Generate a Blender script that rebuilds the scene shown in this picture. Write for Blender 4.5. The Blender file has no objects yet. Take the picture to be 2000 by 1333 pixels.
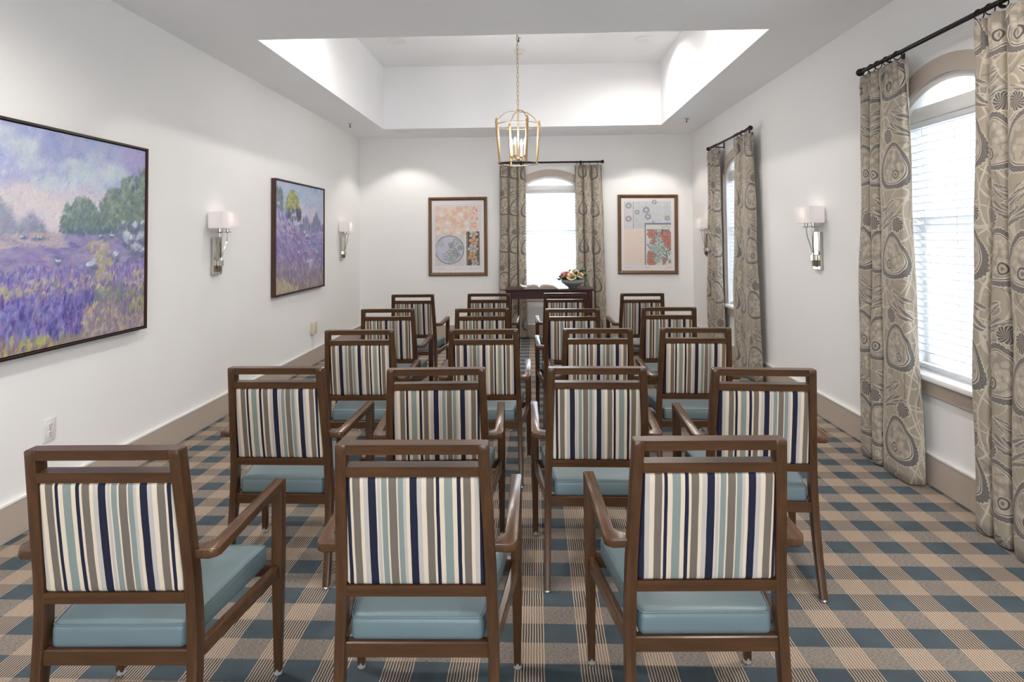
import bpy, bmesh, math, random
import numpy as np
from mathutils import Vector, Matrix, Euler

S = bpy.context.scene
COL = S.collection
random.seed(7)
PI = math.pi

# ------------------------------------------------------------------ camera
CAM_H = 1.40
psi, roll, pitch = 0.0371, 0.0093, 0.0315
F_PX, V0 = 1200.0, 425.15
fw = Vector((-math.sin(psi) * math.cos(pitch), math.cos(psi) * math.cos(pitch), math.sin(pitch)))
rt = Vector((math.cos(psi), math.sin(psi), 0.0))
up = rt.cross(fw)
r2 = rt * math.cos(roll) - up * math.sin(roll)
u2 = up * math.cos(roll) + rt * math.sin(roll)
cd = bpy.data.cameras.new('camera')
cam = bpy.data.objects.new('camera', cd)
COL.objects.link(cam)
cd.sensor_width = 36.0
cd.lens = 36.0 * F_PX / 2000.0
cd.shift_y = -(666.5 - V0) / 2000.0
cd.clip_start = 0.05
M = Matrix.Identity(4)
for i in range(3):
    M[i][0], M[i][1], M[i][2] = r2[i], u2[i], -fw[i]
M[2][3] = CAM_H
cam.matrix_world = M
S.camera = cam

# ------------------------------------------------------------------ daylight and exposure
S.view_settings.view_transform = 'Standard'
S.view_settings.look = 'None'
S.view_settings.gamma = 1.0
S.view_settings.use_curve_mapping = False
S.view_settings.exposure = 0.9
world = bpy.data.worlds.new('overcast_sky')
S.world = world
world.use_nodes = True
wbg = world.node_tree.nodes['Background']
wbg.inputs['Color'].default_value = (0.78, 0.89, 1.0, 1)
wbg.inputs['Strength'].default_value = 6.5
S.cycles.max_bounces = 10
S.cycles.diffuse_bounces = 6
S.cycles.glossy_bounces = 3
S.cycles.transparent_max_bounces = 12
S.cycles.sample_clamp_indirect = 6.0
S.cycles.use_denoising = True
S.cycles.caustics_reflective = False
S.cycles.caustics_refractive = False


def srgb(r, g, b):
    f = lambda c: (c / 255.0) / 12.92 if c / 255.0 <= 0.04045 else ((c / 255.0 + 0.055) / 1.055) ** 2.4
    return (f(r), f(g), f(b))


def portal(loc, rot, sx, sy):
    l = bpy.data.lights.new('sky_portal', 'AREA')
    l.shape = 'RECTANGLE'
    l.size, l.size_y = sx, sy
    l.cycles.is_portal = True
    o = bpy.data.objects.new('sky_portal', l)
    COL.objects.link(o)
    o.location, o.rotation_euler = loc, rot


# room dimensions (metres)
XL, XR, YB, ZC = -2.482, 2.191, 8.63, 2.816
YR = -2.6                       # rear wall, behind the camera
TX0, TX1, TY0, TY1, TZ = -1.954, 1.629, 4.255, 7.88, 3.625
WIN = dict(hw=0.43, sill=0.615, spring=2.09, R=0.66)
WIN['apex'] = WIN['spring'] + WIN['R'] - math.sqrt(WIN['R'] ** 2 - WIN['hw'] ** 2)
RY, FY, BX = 3.33, 6.72, 0.22   # centres of the three windows
REAR = dict(x0=-0.90, x1=0.80, z=2.10)   # unseen opening added behind the camera to bring in daylight fill

portal((XR + 0.16, RY, 1.42), (0, PI / 2, 0), 1.66, 0.9)
portal((XR + 0.16, FY, 1.42), (0, PI / 2, 0), 1.66, 0.9)
portal((BX, YB + 0.16, 1.42), (PI / 2, 0, PI), 0.9, 1.66)
portal(((REAR['x0'] + REAR['x1']) / 2, YR - 0.05, REAR['z'] / 2), (PI / 2, 0, 0), REAR['x1'] - REAR['x0'], REAR['z'])

# ------------------------------------------------------------------ node helpers
def new_mat(name, rough=0.5, spec=0.5, metal=0.0):
    m = bpy.data.materials.new(name)
    m.use_nodes = True
    b = m.node_tree.nodes['Principled BSDF']
    b.inputs['Roughness'].default_value = rough
    b.inputs['Specular IOR Level'].default_value = spec
    b.inputs['Metallic'].default_value = metal
    return m, m.node_tree, b


class E:
    """tiny expression wrapper that builds Math nodes"""
    nt = None

    def __init__(self, s): self.s = s

    @staticmethod
    def m(op, a, b=None, c=None, clamp=False):
        n = E.nt.nodes.new('ShaderNodeMath')
        n.operation = op
        n.use_clamp = clamp
        for i, v in enumerate((a, b, c)):
            if v is None: continue
            if isinstance(v, E): E.nt.links.new(v.s, n.inputs[i])
            else: n.inputs[i].default_value = v
        return E(n.outputs[0])

    def __add__(a, b): return E.m('ADD', a, b)
    def __radd__(a, b): return E.m('ADD', b, a)
    def __sub__(a, b): return E.m('SUBTRACT', a, b)
    def __rsub__(a, b): return E.m('SUBTRACT', b, a)
    def __mul__(a, b): return E.m('MULTIPLY', a, b)
    def __rmul__(a, b): return E.m('MULTIPLY', b, a)
    def __truediv__(a, b): return E.m('DIVIDE', a, b)
    def lt(a, b): return E.m('LESS_THAN', a, b)
    def gt(a, b): return E.m('GREATER_THAN', a, b)
    def sin(a): return E.m('SINE', a)
    def cos(a): return E.m('COSINE', a)
    def abs(a): return E.m('ABSOLUTE', a)
    def sqrt(a): return E.m('SQRT', a)
    def fract(a): return E.m('FRACT', a)
    def floor(a): return E.m('FLOOR', a)
    def min(a, b): return E.m('MINIMUM', a, b)
    def max(a, b): return E.m('MAXIMUM', a, b)
    def atan2(a, b): return E.m('ARCTAN2', a, b)
    def mod(a, b): return E.m('FLOORED_MODULO', a, b)


def mix(nt, fac, a, b, blend='MIX'):
    n = nt.nodes.new('ShaderNodeMix')
    n.data_type = 'RGBA'
    n.blend_type = blend
    for sock, v in ((n.inputs[0], fac), (n.inputs[6], a), (n.inputs[7], b)):
        if isinstance(v, E): nt.links.new(v.s, sock)
        elif isinstance(v, bpy.types.NodeSocket): nt.links.new(v, sock)
        elif isinstance(v, (tuple, list)): sock.default_value = tuple(v[:3]) + (1,)
        else: sock.default_value = v
    return n.outputs[2]


def noise(nt, scale, detail=2, vec=None, rough=0.5, out=0):
    n = nt.nodes.new('ShaderNodeTexNoise')
    n.inputs['Scale'].default_value = scale
    n.inputs['Detail'].default_value = detail
    n.inputs['Roughness'].default_value = rough
    if vec is not None: nt.links.new(vec, n.inputs['Vector'])
    return n.outputs[out]


def texco(nt, which='Object'):
    return nt.nodes.new('ShaderNodeTexCoord').outputs[which]


def sep(nt, v):
    n = nt.nodes.new('ShaderNodeSeparateXYZ')
    nt.links.new(v, n.inputs[0])
    return [E(o) for o in n.outputs]


def scaled(nt, v, s):
    n = nt.nodes.new('ShaderNodeMapping')
    n.inputs['Scale'].default_value = s
    nt.links.new(v, n.inputs['Vector'])
    return n.outputs[0]


def bump(nt, b, h, strength, dist=0.01):
    n = nt.nodes.new('ShaderNodeBump')
    n.inputs['Strength'].default_value = strength
    n.inputs['Distance'].default_value = dist
    nt.links.new(h.s if isinstance(h, E) else h, n.inputs['Height'])
    nt.links.new(n.outputs[0], b.inputs['Normal'])


def paint(name, col, rough=0.6, grain=0.0, spec=0.3):
    m, nt, b = new_mat(name, rough, spec)
    tc = texco(nt)
    n = noise(nt, 3.0, 3, tc)
    c = mix(nt, E(n), tuple(x * 0.985 for x in col), tuple(min(1, x * 1.015) for x in col))
    nt.links.new(c, b.inputs['Base Color'])
    if grain: bump(nt, b, noise(nt, 220, 2, tc), grain, 0.002)
    return m


def wood(name, dark, light, axis=2, rough=0.38, spec=0.35):
    m, nt, b = new_mat(name, rough, spec)
    tc = texco(nt)
    sc = [38, 38, 38]
    sc[axis] = 3.0
    v = scaled(nt, tc, sc)
    n1 = noise(nt, 1.0, 5, v, 0.6)
    n2 = noise(nt, 6.0, 3, scaled(nt, tc, [40 if i != axis else 2.2 for i in range(3)]), 0.6)
    f = E.m('ADD', E(n1) * 0.75, E(n2) * 0.25)
    r = nt.nodes.new('ShaderNodeMapRange')
    r.inputs[1].default_value, r.inputs[2].default_value = 0.33, 0.68
    nt.links.new(f.s, r.inputs[0])
    nt.links.new(mix(nt, E(r.outputs[0]), dark, light), b.inputs['Base Color'])
    bump(nt, b, n2, 0.025, 0.002)
    b.inputs['Coat Weight'].default_value = 0.28
    b.inputs['Coat Roughness'].default_value = 0.22
    return m


# ------------------------------------------------------------------ materials
E.nt = None
def mk():
    Mt = {}
    def use(m):
        return m
    # every builder sets E.nt before using expressions
    def P(*a, **k):
        return paint_(*a, **k)
    return Mt


def paint_(name, col, **k):
    m = bpy.data.materials.new('tmp'); bpy.data.materials.remove(m)
    return paint(name, col, **k)


# E.nt must follow the node tree being built: patch new_mat
_new_mat = new_mat
def new_mat(*a, **k):
    r = _new_mat(*a, **k)
    E.nt = r[1]
    return r


WALL = paint('wall_paint', (0.87, 0.857, 0.84), 0.75, 0.05)
CEIL = paint('ceiling_paint', (0.92, 0.92, 0.925), 0.85, 0.04)
TRIMW = paint('white_trim_paint', (0.84, 0.83, 0.81), 0.35, spec=0.5)
TAUPE = paint('taupe_trim_paint', srgb(184, 170, 157), 0.45, spec=0.4)
WOOD_V = wood('walnut_stain_vertical', srgb(56, 34, 18), srgb(88, 58, 33), 2, 0.34)
WOOD_H = wood('walnut_stain_crosswise', srgb(56, 34, 18), srgb(88, 58, 33), 0, 0.34)
WOOD_D = wood('walnut_stain_lengthwise', srgb(60, 38, 22), srgb(94, 64, 40), 1, 0.26)
MAHOG = wood('mahogany_table', srgb(46, 18, 16), srgb(74, 32, 28), 0, 0.28)
BRASSW = wood('bronze_frame_wood', srgb(88, 62, 40), srgb(124, 92, 60), 2, 0.4)
FRAMEB = wood('brown_frame_wood', srgb(62, 36, 26), srgb(86, 54, 40), 2, 0.4)
FRAMEK = paint('black_frame_paint', srgb(34, 28, 28), 0.4)
PAPERW = paint('mat_board', srgb(232, 224, 218), 0.7)
PLASTIC = paint('white_plastic', srgb(226, 222, 218), 0.35, spec=0.5)
IVORY = paint('ivory_plastic', srgb(214, 206, 182), 0.4)
DARK = paint('dark_slot', srgb(40, 38, 38), 0.6)
GRILLE = paint('grey_grille', srgb(165, 165, 165), 0.7)


def metal(name, col, rough):
    m, nt, b = new_mat(name, rough, 0.5, 1.0)
    n = noise(nt, 14, 2, texco(nt))
    nt.links.new(mix(nt, E(n), tuple(x * 0.93 for x in col), col), b.inputs['Base Color'])
    return m


IRON = metal('oil_rubbed_iron', srgb(58, 54, 54), 0.45)
NICKEL = metal('polished_nickel', srgb(206, 200, 190), 0.12)
CHROME = metal('chrome', srgb(225, 225, 225), 0.12)
GOLD = metal('antique_gold', srgb(178, 148, 108), 0.45)
BRONZE = metal('dark_bronze', srgb(120, 104, 84), 0.4)


def vinyl():
    m, nt, b = new_mat('blue_vinyl', 0.40, 0.45)
    tc = texco(nt)
    n = noise(nt, 7, 3, tc)
    nt.links.new(mix(nt, E(n), srgb(96, 113, 118), srgb(106, 123, 128)), b.inputs['Base Color'])
    v = nt.nodes.new('ShaderNodeTexVoronoi')
    v.inputs['Scale'].default_value = 420
    nt.links.new(tc, v.inputs['Vector'])
    bump(nt, b, v.outputs['Distance'], 0.10, 0.001)
    return m


VINYL = vinyl()

NAVY, CREAM, LAV, SEA, TAU = srgb(40, 42, 60), srgb(218, 202, 181), srgb(187, 179, 173), srgb(134, 144, 139), srgb(116, 106, 97)
STRIPES = [(36, NAVY), (7, CREAM), (14, LAV), (6, CREAM), (26, SEA), (8, CREAM), (38, TAU), (6, CREAM), (25, SEA), (14, LAV), (16, CREAM),
           (37, NAVY), (22, LAV), (22, CREAM), (35, TAU), (10, CREAM), (18, NAVY), (22, CREAM), (40, SEA), (20, CREAM), (18, NAVY),
           (12, CREAM), (35, TAU), (18, CREAM), (20, LAV), (3, CREAM)]
STRIPE_P = 0.282


def stripes():
    m, nt, b = new_mat('striped_fabric', 0.9, 0.1)
    tc = texco(nt)
    at = nt.nodes.new('ShaderNodeAttribute')
    at.attribute_type = 'OBJECT'
    at.attribute_name = 'stripe_start'
    x, y, z = sep(nt, tc)
    wob = (E(noise(nt, 9, 2, scaled(nt, tc, (3, 1, 1)))) - 0.5) * 0.0032
    t = ((x + wob - E(at.outputs['Fac'])) / STRIPE_P).fract()
    cr = nt.nodes.new('ShaderNodeValToRGB')
    cr.color_ramp.interpolation = 'CONSTANT'
    tot = float(sum(w for w, c in STRIPES))
    pos = 0.0
    els = cr.color_ramp.elements
    for i, (w, c) in enumerate(STRIPES):
        e = els[0] if i == 0 else (els[1] if i == 1 else els.new(pos / tot))
        e.position = pos / tot
        e.color = c + (1,)
        pos += w
    nt.links.new(t.s, cr.inputs[0])
    weave = noise(nt, 900, 1, tc)
    c2 = mix(nt, E(weave) * 0.35, cr.outputs[0], mix(nt, 1.0, cr.outputs[0], (0.72, 0.70, 0.68), 'MULTIPLY'))
    nt.links.new(c2, b.inputs['Base Color'])
    bump(nt, b, weave, 0.25, 0.001)
    return m


STRIPE = stripes()


def carpet():
    m, nt, b = new_mat('plaid_carpet', 0.95, 0.08)
    tc = texco(nt)
    x, y, z = sep(nt, tc)
    wob = (E(noise(nt, 26, 2, tc)) - 0.5) * 0.0045
    PX, PY = 0.2135, 0.2085
    u = ((x + wob - CARPET_X) / PX).fract()
    w = ((y - CARPET_Y) / PY).fract()
    band = u.lt(0.46)
    line = ((u * (10.5 / 0.46) + 0.0).fract()).lt(0.36) * band
    row = w.lt(0.50)                       # heathered row
    nz = E(noise(nt, 7, 4, tc))
    fine = E(noise(nt, 420, 1, tc))
    weft = E(noise(nt, 1.0, 2, scaled(nt, tc, (90, 900, 1))))
    pl = E(noise(nt, 2.2, 3, tc))
    teal = mix(nt, nz, srgb(66, 76, 83), srgb(90, 102, 108))
    heath = mix(nt, (weft * 3.0 - 1.0).max(0.0).min(1.0), srgb(84, 83, 83), srgb(168, 156, 144))
    base = mix(nt, row, teal, heath)
    bandbase = mix(nt, row, mix(nt, 0.6, teal, srgb(84, 74, 68)), mix(nt, 0.45, heath, srgb(158, 134, 114)))
    c = mix(nt, band, base, bandbase)
    c = mix(nt, line * 0.92, c, srgb(202, 182, 160))
    c = mix(nt, (fine - 0.5) * 0.5 + 0.15, c, mix(nt, 1.0, c, (0.55, 0.55, 0.55), 'MULTIPLY'))
    c = mix(nt, (pl - 0.45) * 0.5, c, mix(nt, 1.0, c, (1.25, 1.22, 1.2), 'MULTIPLY'))
    nt.links.new(c, b.inputs['Base Color'])
    bump(nt, b, fine + line * 0.6, 0.5, 0.003)
    return m


CARPET_X, CARPET_Y = -0.080, 0.1835
CARPET = carpet()


def drape():
    """taupe drapery print: scalloped medallions, feather leaves, cream tendrils (UV in metres)"""
    m, nt, b = new_mat('printed_drapery', 0.55, 0.3)
    uv = texco(nt, 'UV')
    nz = nt.nodes.new('ShaderNodeTexNoise')
    nz.inputs['Scale'].default_value = 7
    nt.links.new(uv, nz.inputs['Vector'])
    nx, ny, _ = sep(nt, nz.outputs['Color'])
    u0, v0, _ = sep(nt, uv)
    u = u0 + (nx - 0.5) * 0.035
    v = v0 + (ny - 0.5) * 0.035
    TW, TH = 0.30, 0.52
    col = (u / TW).floor()
    x = u - (col + 0.5) * TW
    sgn = 1.0 - 2.0 * (col.mod(2.0))
    vv = v + col * 0.02
    rowi = (vv / TH).floor()
    y = vv - (rowi + 0.5) * TH
    par = (rowi + col).mod(2.0)
    x = x * (1.0 - 2.0 * par)
    base = mix(nt, E(noise(nt, 3, 2, uv)), srgb(168, 156, 138), srgb(180, 168, 150))
    cream, grey, dk, pale = srgb(208, 197, 180), srgb(132, 125, 119), srgb(100, 95, 92), srgb(186, 174, 157)
    c = base
    # scrolling cream stems and fine engraving behind the motifs
    nn = E(noise(nt, 2.5, 0, uv)) * 6.0
    c = mix(nt, (nn.fract() - 0.5).abs().lt(0.032) * 0.9, c, cream)
    n2 = E(noise(nt, 3.6, 0, scaled(nt, uv, (1.0, 1.3, 1.0)))) * 4.0
    c = mix(nt, (n2.fract() - 0.5).abs().lt(0.020) * 0.8, c, cream)
    c = mix(nt, ((n2 * 14.0).sin()).gt(0.86) * E(noise(nt, 2.6, 1, uv)).gt(0.52) * 0.55, c, grey)
    # tendrils: interlaced arcs
    def band(d, w, col_, c, a=1.0):
        return mix(nt, d.abs().lt(w) * a, c, col_)
    t1 = ((x * x + (y - 0.26) * (y - 0.26)).sqrt()) - 0.185
    c = band(t1, 0.0045, cream, c)
    t2 = ((x * x + (y + 0.26) * (y + 0.26)).sqrt()) - 0.165
    c = band(t2, 0.0035, cream, c)
    c = band(x.abs() - 0.118 - 0.03 * (y * 12.08).cos(), 0.0045, cream, c)
    c = band(x.abs() - 0.136 - 0.012 * (y * 24.2).sin(), 0.0030, cream, c)
    c = band(y - 0.235 + 1.2 * x * x, 0.0030, cream, c)
    # small cream blossoms
    vo = nt.nodes.new('ShaderNodeTexVoronoi')
    vo.inputs['Scale'].default_value = 13
    vo.inputs['Randomness'].default_value = 0.7
    nt.links.new(uv, vo.inputs['Vector'])
    d = E(vo.outputs['Distance'])
    cr, _, _ = sep(nt, vo.outputs['Color'])
    c = mix(nt, d.lt(0.24) * cr.gt(0.5) * 0.8, c, cream)
    c = mix(nt, d.lt(0.10) * cr.gt(0.5), c, pale)
    # feather leaf and fan flower between the medallions
    def rot(cx, cy, a):
        xx, yy = x - cx, y - cy
        return xx * math.cos(a) + yy * math.sin(a), yy * math.cos(a) - xx * math.sin(a)
    def leaf(cx, cy, a, L, W, fill, c, teeth=30.0):
        p, q = rot(cx, cy, a)
        e = p * p / (L * L) + (q * q) / (W * W) + 0.16 * (p * (teeth / L)).sin() * q.abs() / W
        c = mix(nt, e.lt(1.12), c, cream)
        c = mix(nt, e.lt(0.92), c, fill)
        vein = ((p * 60.0 - q.abs() * 260.0).sin()).gt(0.25)
        c = mix(nt, vein * e.lt(0.92) * 0.8, c, pale)
        return mix(nt, q.abs().lt(0.003) * e.lt(1.0), c, cream)
    c = leaf(-0.02, 0.225, 0.45, 0.125, 0.030, grey, c)
    c = leaf(0.06, -0.235, -0.5, 0.095, 0.026, grey, c)
    p, q = rot(0.045, 0.185, 0.0)
    th = q.atan2(p)
    r = (p * p + q * q).sqrt()
    lob = r / (0.78 + 0.22 * ((th * 3.5).sin()).abs())
    c = mix(nt, lob.lt(0.052), c, cream)
    c = mix(nt, lob.lt(0.046), c, dk)
    c = mix(nt, lob.lt(0.046) * ((th * 14.0 + r * 200.0).sin()).gt(0.3) * 0.8, c, pale)
    # tear-shaped medallion
    mx, my = x - 0.0, y - 0.01
    th = my.atan2(mx)
    r = ((mx * mx) * 1.25 + (my * my) + 0.9 * my * mx * mx * 8.0).max(0.00001).sqrt()
    sc = r + 0.0045 * ((th * 22.0).sin()).abs()
    c = mix(nt, sc.lt(0.141), c, cream)
    c = mix(nt, sc.lt(0.136), c, grey)
    hatch = (E(noise(nt, 160, 1, uv))).gt(0.5)
    c = mix(nt, sc.lt(0.136) * hatch * 0.6, c, dk)
    c = mix(nt, r.lt(0.110), c, cream)
    c = mix(nt, r.lt(0.105), c, dk)
    c = mix(nt, r.lt(0.101), c, cream)
    c = mix(nt, r.lt(0.096), c, pale)
    v2 = nt.nodes.new('ShaderNodeTexVoronoi')
    v2.inputs['Scale'].default_value = 32
    nt.links.new(uv, v2.inputs['Vector'])
    d2 = E(v2.outputs['Distance'])
    c = mix(nt, r.lt(0.094) * d2.lt(0.33) * 0.75, c, cream)
    c = mix(nt, r.lt(0.094) * d2.gt(0.62) * 0.5, c, grey)
    ex, ey = x + 0.028, y + 0.042
    er = (ex * ex + ey * ey).sqrt()
    c = mix(nt, er.lt(0.031), c, cream)
    c = mix(nt, er.lt(0.028), c, dk)
    c = mix(nt, er.lt(0.020), c, pale)
    c = mix(nt, er.lt(0.009), c, grey)
    weave = noise(nt, 700, 1, uv)
    c = mix(nt, E(weave) * 0.3, c, mix(nt, 1.0, c, (0.8, 0.8, 0.8), 'MULTIPLY'))
    nt.links.new(c, b.inputs['Base Color'])
    b.inputs['Sheen Weight'].default_value = 0.15
    # a little daylight comes through the cloth
    tr = nt.nodes.new('ShaderNodeBsdfTranslucent')
    nt.links.new(c, tr.inputs['Color'])
    ms = nt.nodes.new('ShaderNodeMixShader')
    ms.inputs[0].default_value = 0.22
    out = nt.nodes['Material Output']
    nt.links.new(b.outputs[0], ms.inputs[1])
    nt.links.new(tr.outputs[0], ms.inputs[2])
    nt.links.new(ms.outputs[0], out.inputs['Surface'])
    return m


DRAPE = drape()


def glass():
    m, nt, b = new_mat('window_glass', 0.02, 0.5)
    t = nt.nodes.new('ShaderNodeBsdfTransparent')
    g = nt.nodes.new('ShaderNodeBsdfGlossy')
    g.inputs['Roughness'].default_value = 0.02
    fr = nt.nodes.new('ShaderNodeFresnel')
    ge = nt.nodes.new('ShaderNodeNewGeometry')
    ior = 1.3 - 0.5308 * E(ge.outputs['Backfacing'])      # the Fresnel node inverts the index on back faces
    nt.links.new(ior.s, fr.inputs['IOR'])
    ms = nt.nodes.new('ShaderNodeMixShader')
    nt.links.new(fr.outputs[0], ms.inputs[0])
    nt.links.new(t.outputs[0], ms.inputs[1])
    nt.links.new(g.outputs[0], ms.inputs[2])
    nt.links.new(ms.outputs[0], nt.nodes['Material Output'].inputs['Surface'])
    nt.nodes.remove(b)
    return m


GLASS = glass()


def translucent(name, col, fac, rough=0.6):
    m, nt, b = new_mat(name, rough, 0.3)
    n = noise(nt, 5, 2, texco(nt))
    c = mix(nt, E(n), tuple(x * 0.97 for x in col), col)
    nt.links.new(c, b.inputs['Base Color'])
    tr = nt.nodes.new('ShaderNodeBsdfTranslucent')
    nt.links.new(c, tr.inputs['Color'])
    ms = nt.nodes.new('ShaderNodeMixShader')
    ms.inputs[0].default_value = fac
    nt.links.new(b.outputs[0], ms.inputs[1])
    nt.links.new(tr.outputs[0], ms.inputs[2])
    nt.links.new(ms.outputs[0], nt.nodes['Material Output'].inputs['Surface'])
    return m


BLIND = translucent('blind_slat_vinyl', (0.80, 0.81, 0.83), 0.06)
SHADE = translucent('linen_shade', (0.90, 0.88, 0.88), 0.25, 0.8)


def emis(name, col, strength):
    m, nt, b = new_mat(name, 0.5)
    b.inputs['Base Color'].default_value = col + (1,)
    b.inputs['Emission Color'].default_value = col + (1,)
    b.inputs['Emission Strength'].default_value = strength
    return m


LAMP_ON = emis('lit_lamp_lens', (1.0, 0.9, 0.76), 8.0)
BULB = emis('warm_bulb', (1.0, 0.95, 0.88), 1.2)
CLEAR, _nt, _b = new_mat('clear_glide_plastic', 0.15, 0.5)
_b.inputs['Base Color'].default_value = (0.75, 0.75, 0.72, 1)
_b.inputs['Transmission Weight'].default_value = 0.6


def vcol(name, rough, canvas):
    m, nt, b = new_mat(name, rough, 0.3)
    a = nt.nodes.new('ShaderNodeAttribute')
    a.attribute_name = 'pigment'
    nt.links.new(a.outputs['Color'], b.inputs['Base Color'])
    if canvas:
        bw = nt.nodes.new('ShaderNodeRGBToBW')
        nt.links.new(a.outputs['Color'], bw.inputs[0])
        h = E(bw.outputs[0]) + E(noise(nt, 300, 2, texco(nt))) * 0.15
        bump(nt, b, h, 0.35, 0.004)
    return m


OIL = vcol('oil_paint', 0.5, True)
PRINT = vcol('printed_paper', 0.55, False)

# ------------------------------------------------------------------ mesh helpers
def obj(name, bm, mat, parent=None, smooth=35, loc=None, mats=None):
    me = bpy.data.meshes.new(name)
    bmesh.ops.recalc_face_normals(bm, faces=bm.faces)
    bm.to_mesh(me)
    bm.free()
    for m_ in (mats or [mat]): me.materials.append(m_)
    if smooth:
        me.shade_smooth()
        me.set_sharp_from_angle(angle=math.radians(smooth))
    o = bpy.data.objects.new(name, me)
    COL.objects.link(o)
    if parent: o.parent = parent
    if loc: o.location = loc
    return o


def tag(o, label=None, cat=None, group=None, kind=None):
    if label: o['label'] = label
    if cat: o['category'] = cat
    if group: o['group'] = group
    if kind: o['kind'] = kind
    return o


def thing(name, label, cat, loc=(0, 0, 0), rz=0.0, group=None):
    o = bpy.data.objects.new(name, None)
    COL.objects.link(o)
    o.empty_display_size = 0.1
    o.location = loc
    o.rotation_euler = (0, 0, rz)
    return tag(o, label, cat, group)


def struct(name, bm, mat, parent=None, smooth=35):
    o = obj(name, bm, mat, parent, smooth)
    if not parent: o['kind'] = 'structure'
    return o


def dup(root, loc, rz, label, rename=None):
    r = root.copy()
    COL.objects.link(r)
    r.location, r.rotation_euler = loc, (0, 0, rz)
    r['label'] = label
    for ch in list(root.children):
        c = ch.copy(); COL.objects.link(c); c.parent = r
        for g in list(ch.children):
            d = g.copy(); COL.objects.link(d); d.parent = c
    return r


def box(bm, x0, x1, y0, y1, z0, z1, bev=0.0, seg=2, mtx=None):
    vs = [bm.verts.new((x, y, z)) for x in (x0, x1) for y in (y0, y1) for z in (z0, z1)]
    fs = [bm.faces.new([vs[i] for i in q]) for q in ((0, 1, 3, 2), (4, 6, 7, 5), (0, 4, 5, 1), (2, 3, 7, 6), (0, 2, 6, 4), (1, 5, 7, 3))]
    if mtx is not None: bmesh.ops.transform(bm, matrix=mtx, verts=vs)
    if bev:
        es = list({e for f in fs for e in f.edges})
        bmesh.ops.bevel(bm, geom=es, offset=bev, segments=seg, profile=0.5, affect='EDGES')


def boxo(x0, x1, y0, y1, z0, z1, bev=0.0, seg=2):
    bm = bmesh.new()
    box(bm, x0, x1, y0, y1, z0, z1, bev, seg)
    return bm


def prism(bm, pts, axis, a0, a1, bev=0.0, seg=2):
    """extrude a polygon (list of 2D points) along axis (0 x: pts=(y,z); 1 y: pts=(x,z); 2 z: pts=(x,y))"""
    def P(p, a):
        return ((a, p[0], p[1]), (p[0], a, p[1]), (p[0], p[1], a))[axis]
    A = [bm.verts.new(P(p, a0)) for p in pts]
    B = [bm.verts.new(P(p, a1)) for p in pts]
    n = len(pts)
    fs = [bm.faces.new(A), bm.faces.new(B[::-1])]
    for i in range(n):
        fs.append(bm.faces.new((A[i], A[(i + 1) % n], B[(i + 1) % n], B[i])))
    if bev:
        es = list({e for f in fs[:2] for e in f.edges})
        bmesh.ops.bevel(bm, geom=es, offset=bev, segments=seg, profile=0.5, affect='EDGES')
    return A + B


def loft(bm, rings, closed_ends=True, closed_ring=True):
    R = [[bm.verts.new(p) for p in r] for r in rings]
    n = len(R[0])
    for i in range(len(R) - 1):
        for j in range(n if closed_ring else n - 1):
            k = (j + 1) % n
            bm.faces.new((R[i][j], R[i][k], R[i + 1][k], R[i + 1][j]))
    if closed_ends and closed_ring:
        bm.faces.new(R[0][::-1]); bm.faces.new(R[-1])
    return R


def rrect(w, d, r, n=3):
    """rounded rectangle outline centred on 0"""
    pts = []
    for cx, cy, a0 in ((w / 2 - r, d / 2 - r, 0), (-w / 2 + r, d / 2 - r, PI / 2), (-w / 2 + r, -d / 2 + r, PI), (w / 2 - r, -d / 2 + r, 1.5 * PI)):
        for i in range(n + 1):
            a = a0 + PI / 2 * i / n
            pts.append((cx + r * math.cos(a), cy + r * math.sin(a)))
    return pts


def tube(bm, pts, r, n=8, caps=True, closed=False):
    P = [Vector(p) for p in pts]
    rr = r if isinstance(r, (list, tuple)) else [r] * len(P)
    rings = []
    prev = None
    m = len(P)
    for i, p in enumerate(P):
        if closed: t = P[(i + 1) % m] - P[i - 1]
        else: t = P[min(i + 1, m - 1)] - P[max(i - 1, 0)]
        t.normalize()
        if prev is None:
            a = Vector((0, 0, 1)) if abs(t.z) < 0.9 else Vector((1, 0, 0))
            nrm = t.cross(a).normalized()
        else:
            nrm = (prev - t * prev.dot(t)).normalized()
        prev = nrm
        bn = t.cross(nrm)
        rings.append([p + (nrm * math.cos(2 * PI * k / n) + bn * math.sin(2 * PI * k / n)) * rr[i] for k in range(n)])
    if closed: rings.append(rings[0])
    R = loft(bm, rings, closed_ends=(caps and not closed))
    if closed: bmesh.ops.remove_doubles(bm, verts=bm.verts, dist=1e-6)


def lathe(bm, prof, n=24, c=(0, 0, 0), axis=2):
    rings = []
    for r, z in prof:
        ring = []
        for k in range(n):
            a = 2 * PI * k / n
            p = (r * math.cos(a), r * math.sin(a), z)
            if axis == 1: p = (p[0], p[2], p[1])
            if axis == 0: p = (p[2], p[0], p[1])
            ring.append((p[0] + c[0], p[1] + c[1], p[2] + c[2]))
        rings.append(ring)
    loft(bm, rings)


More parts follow.
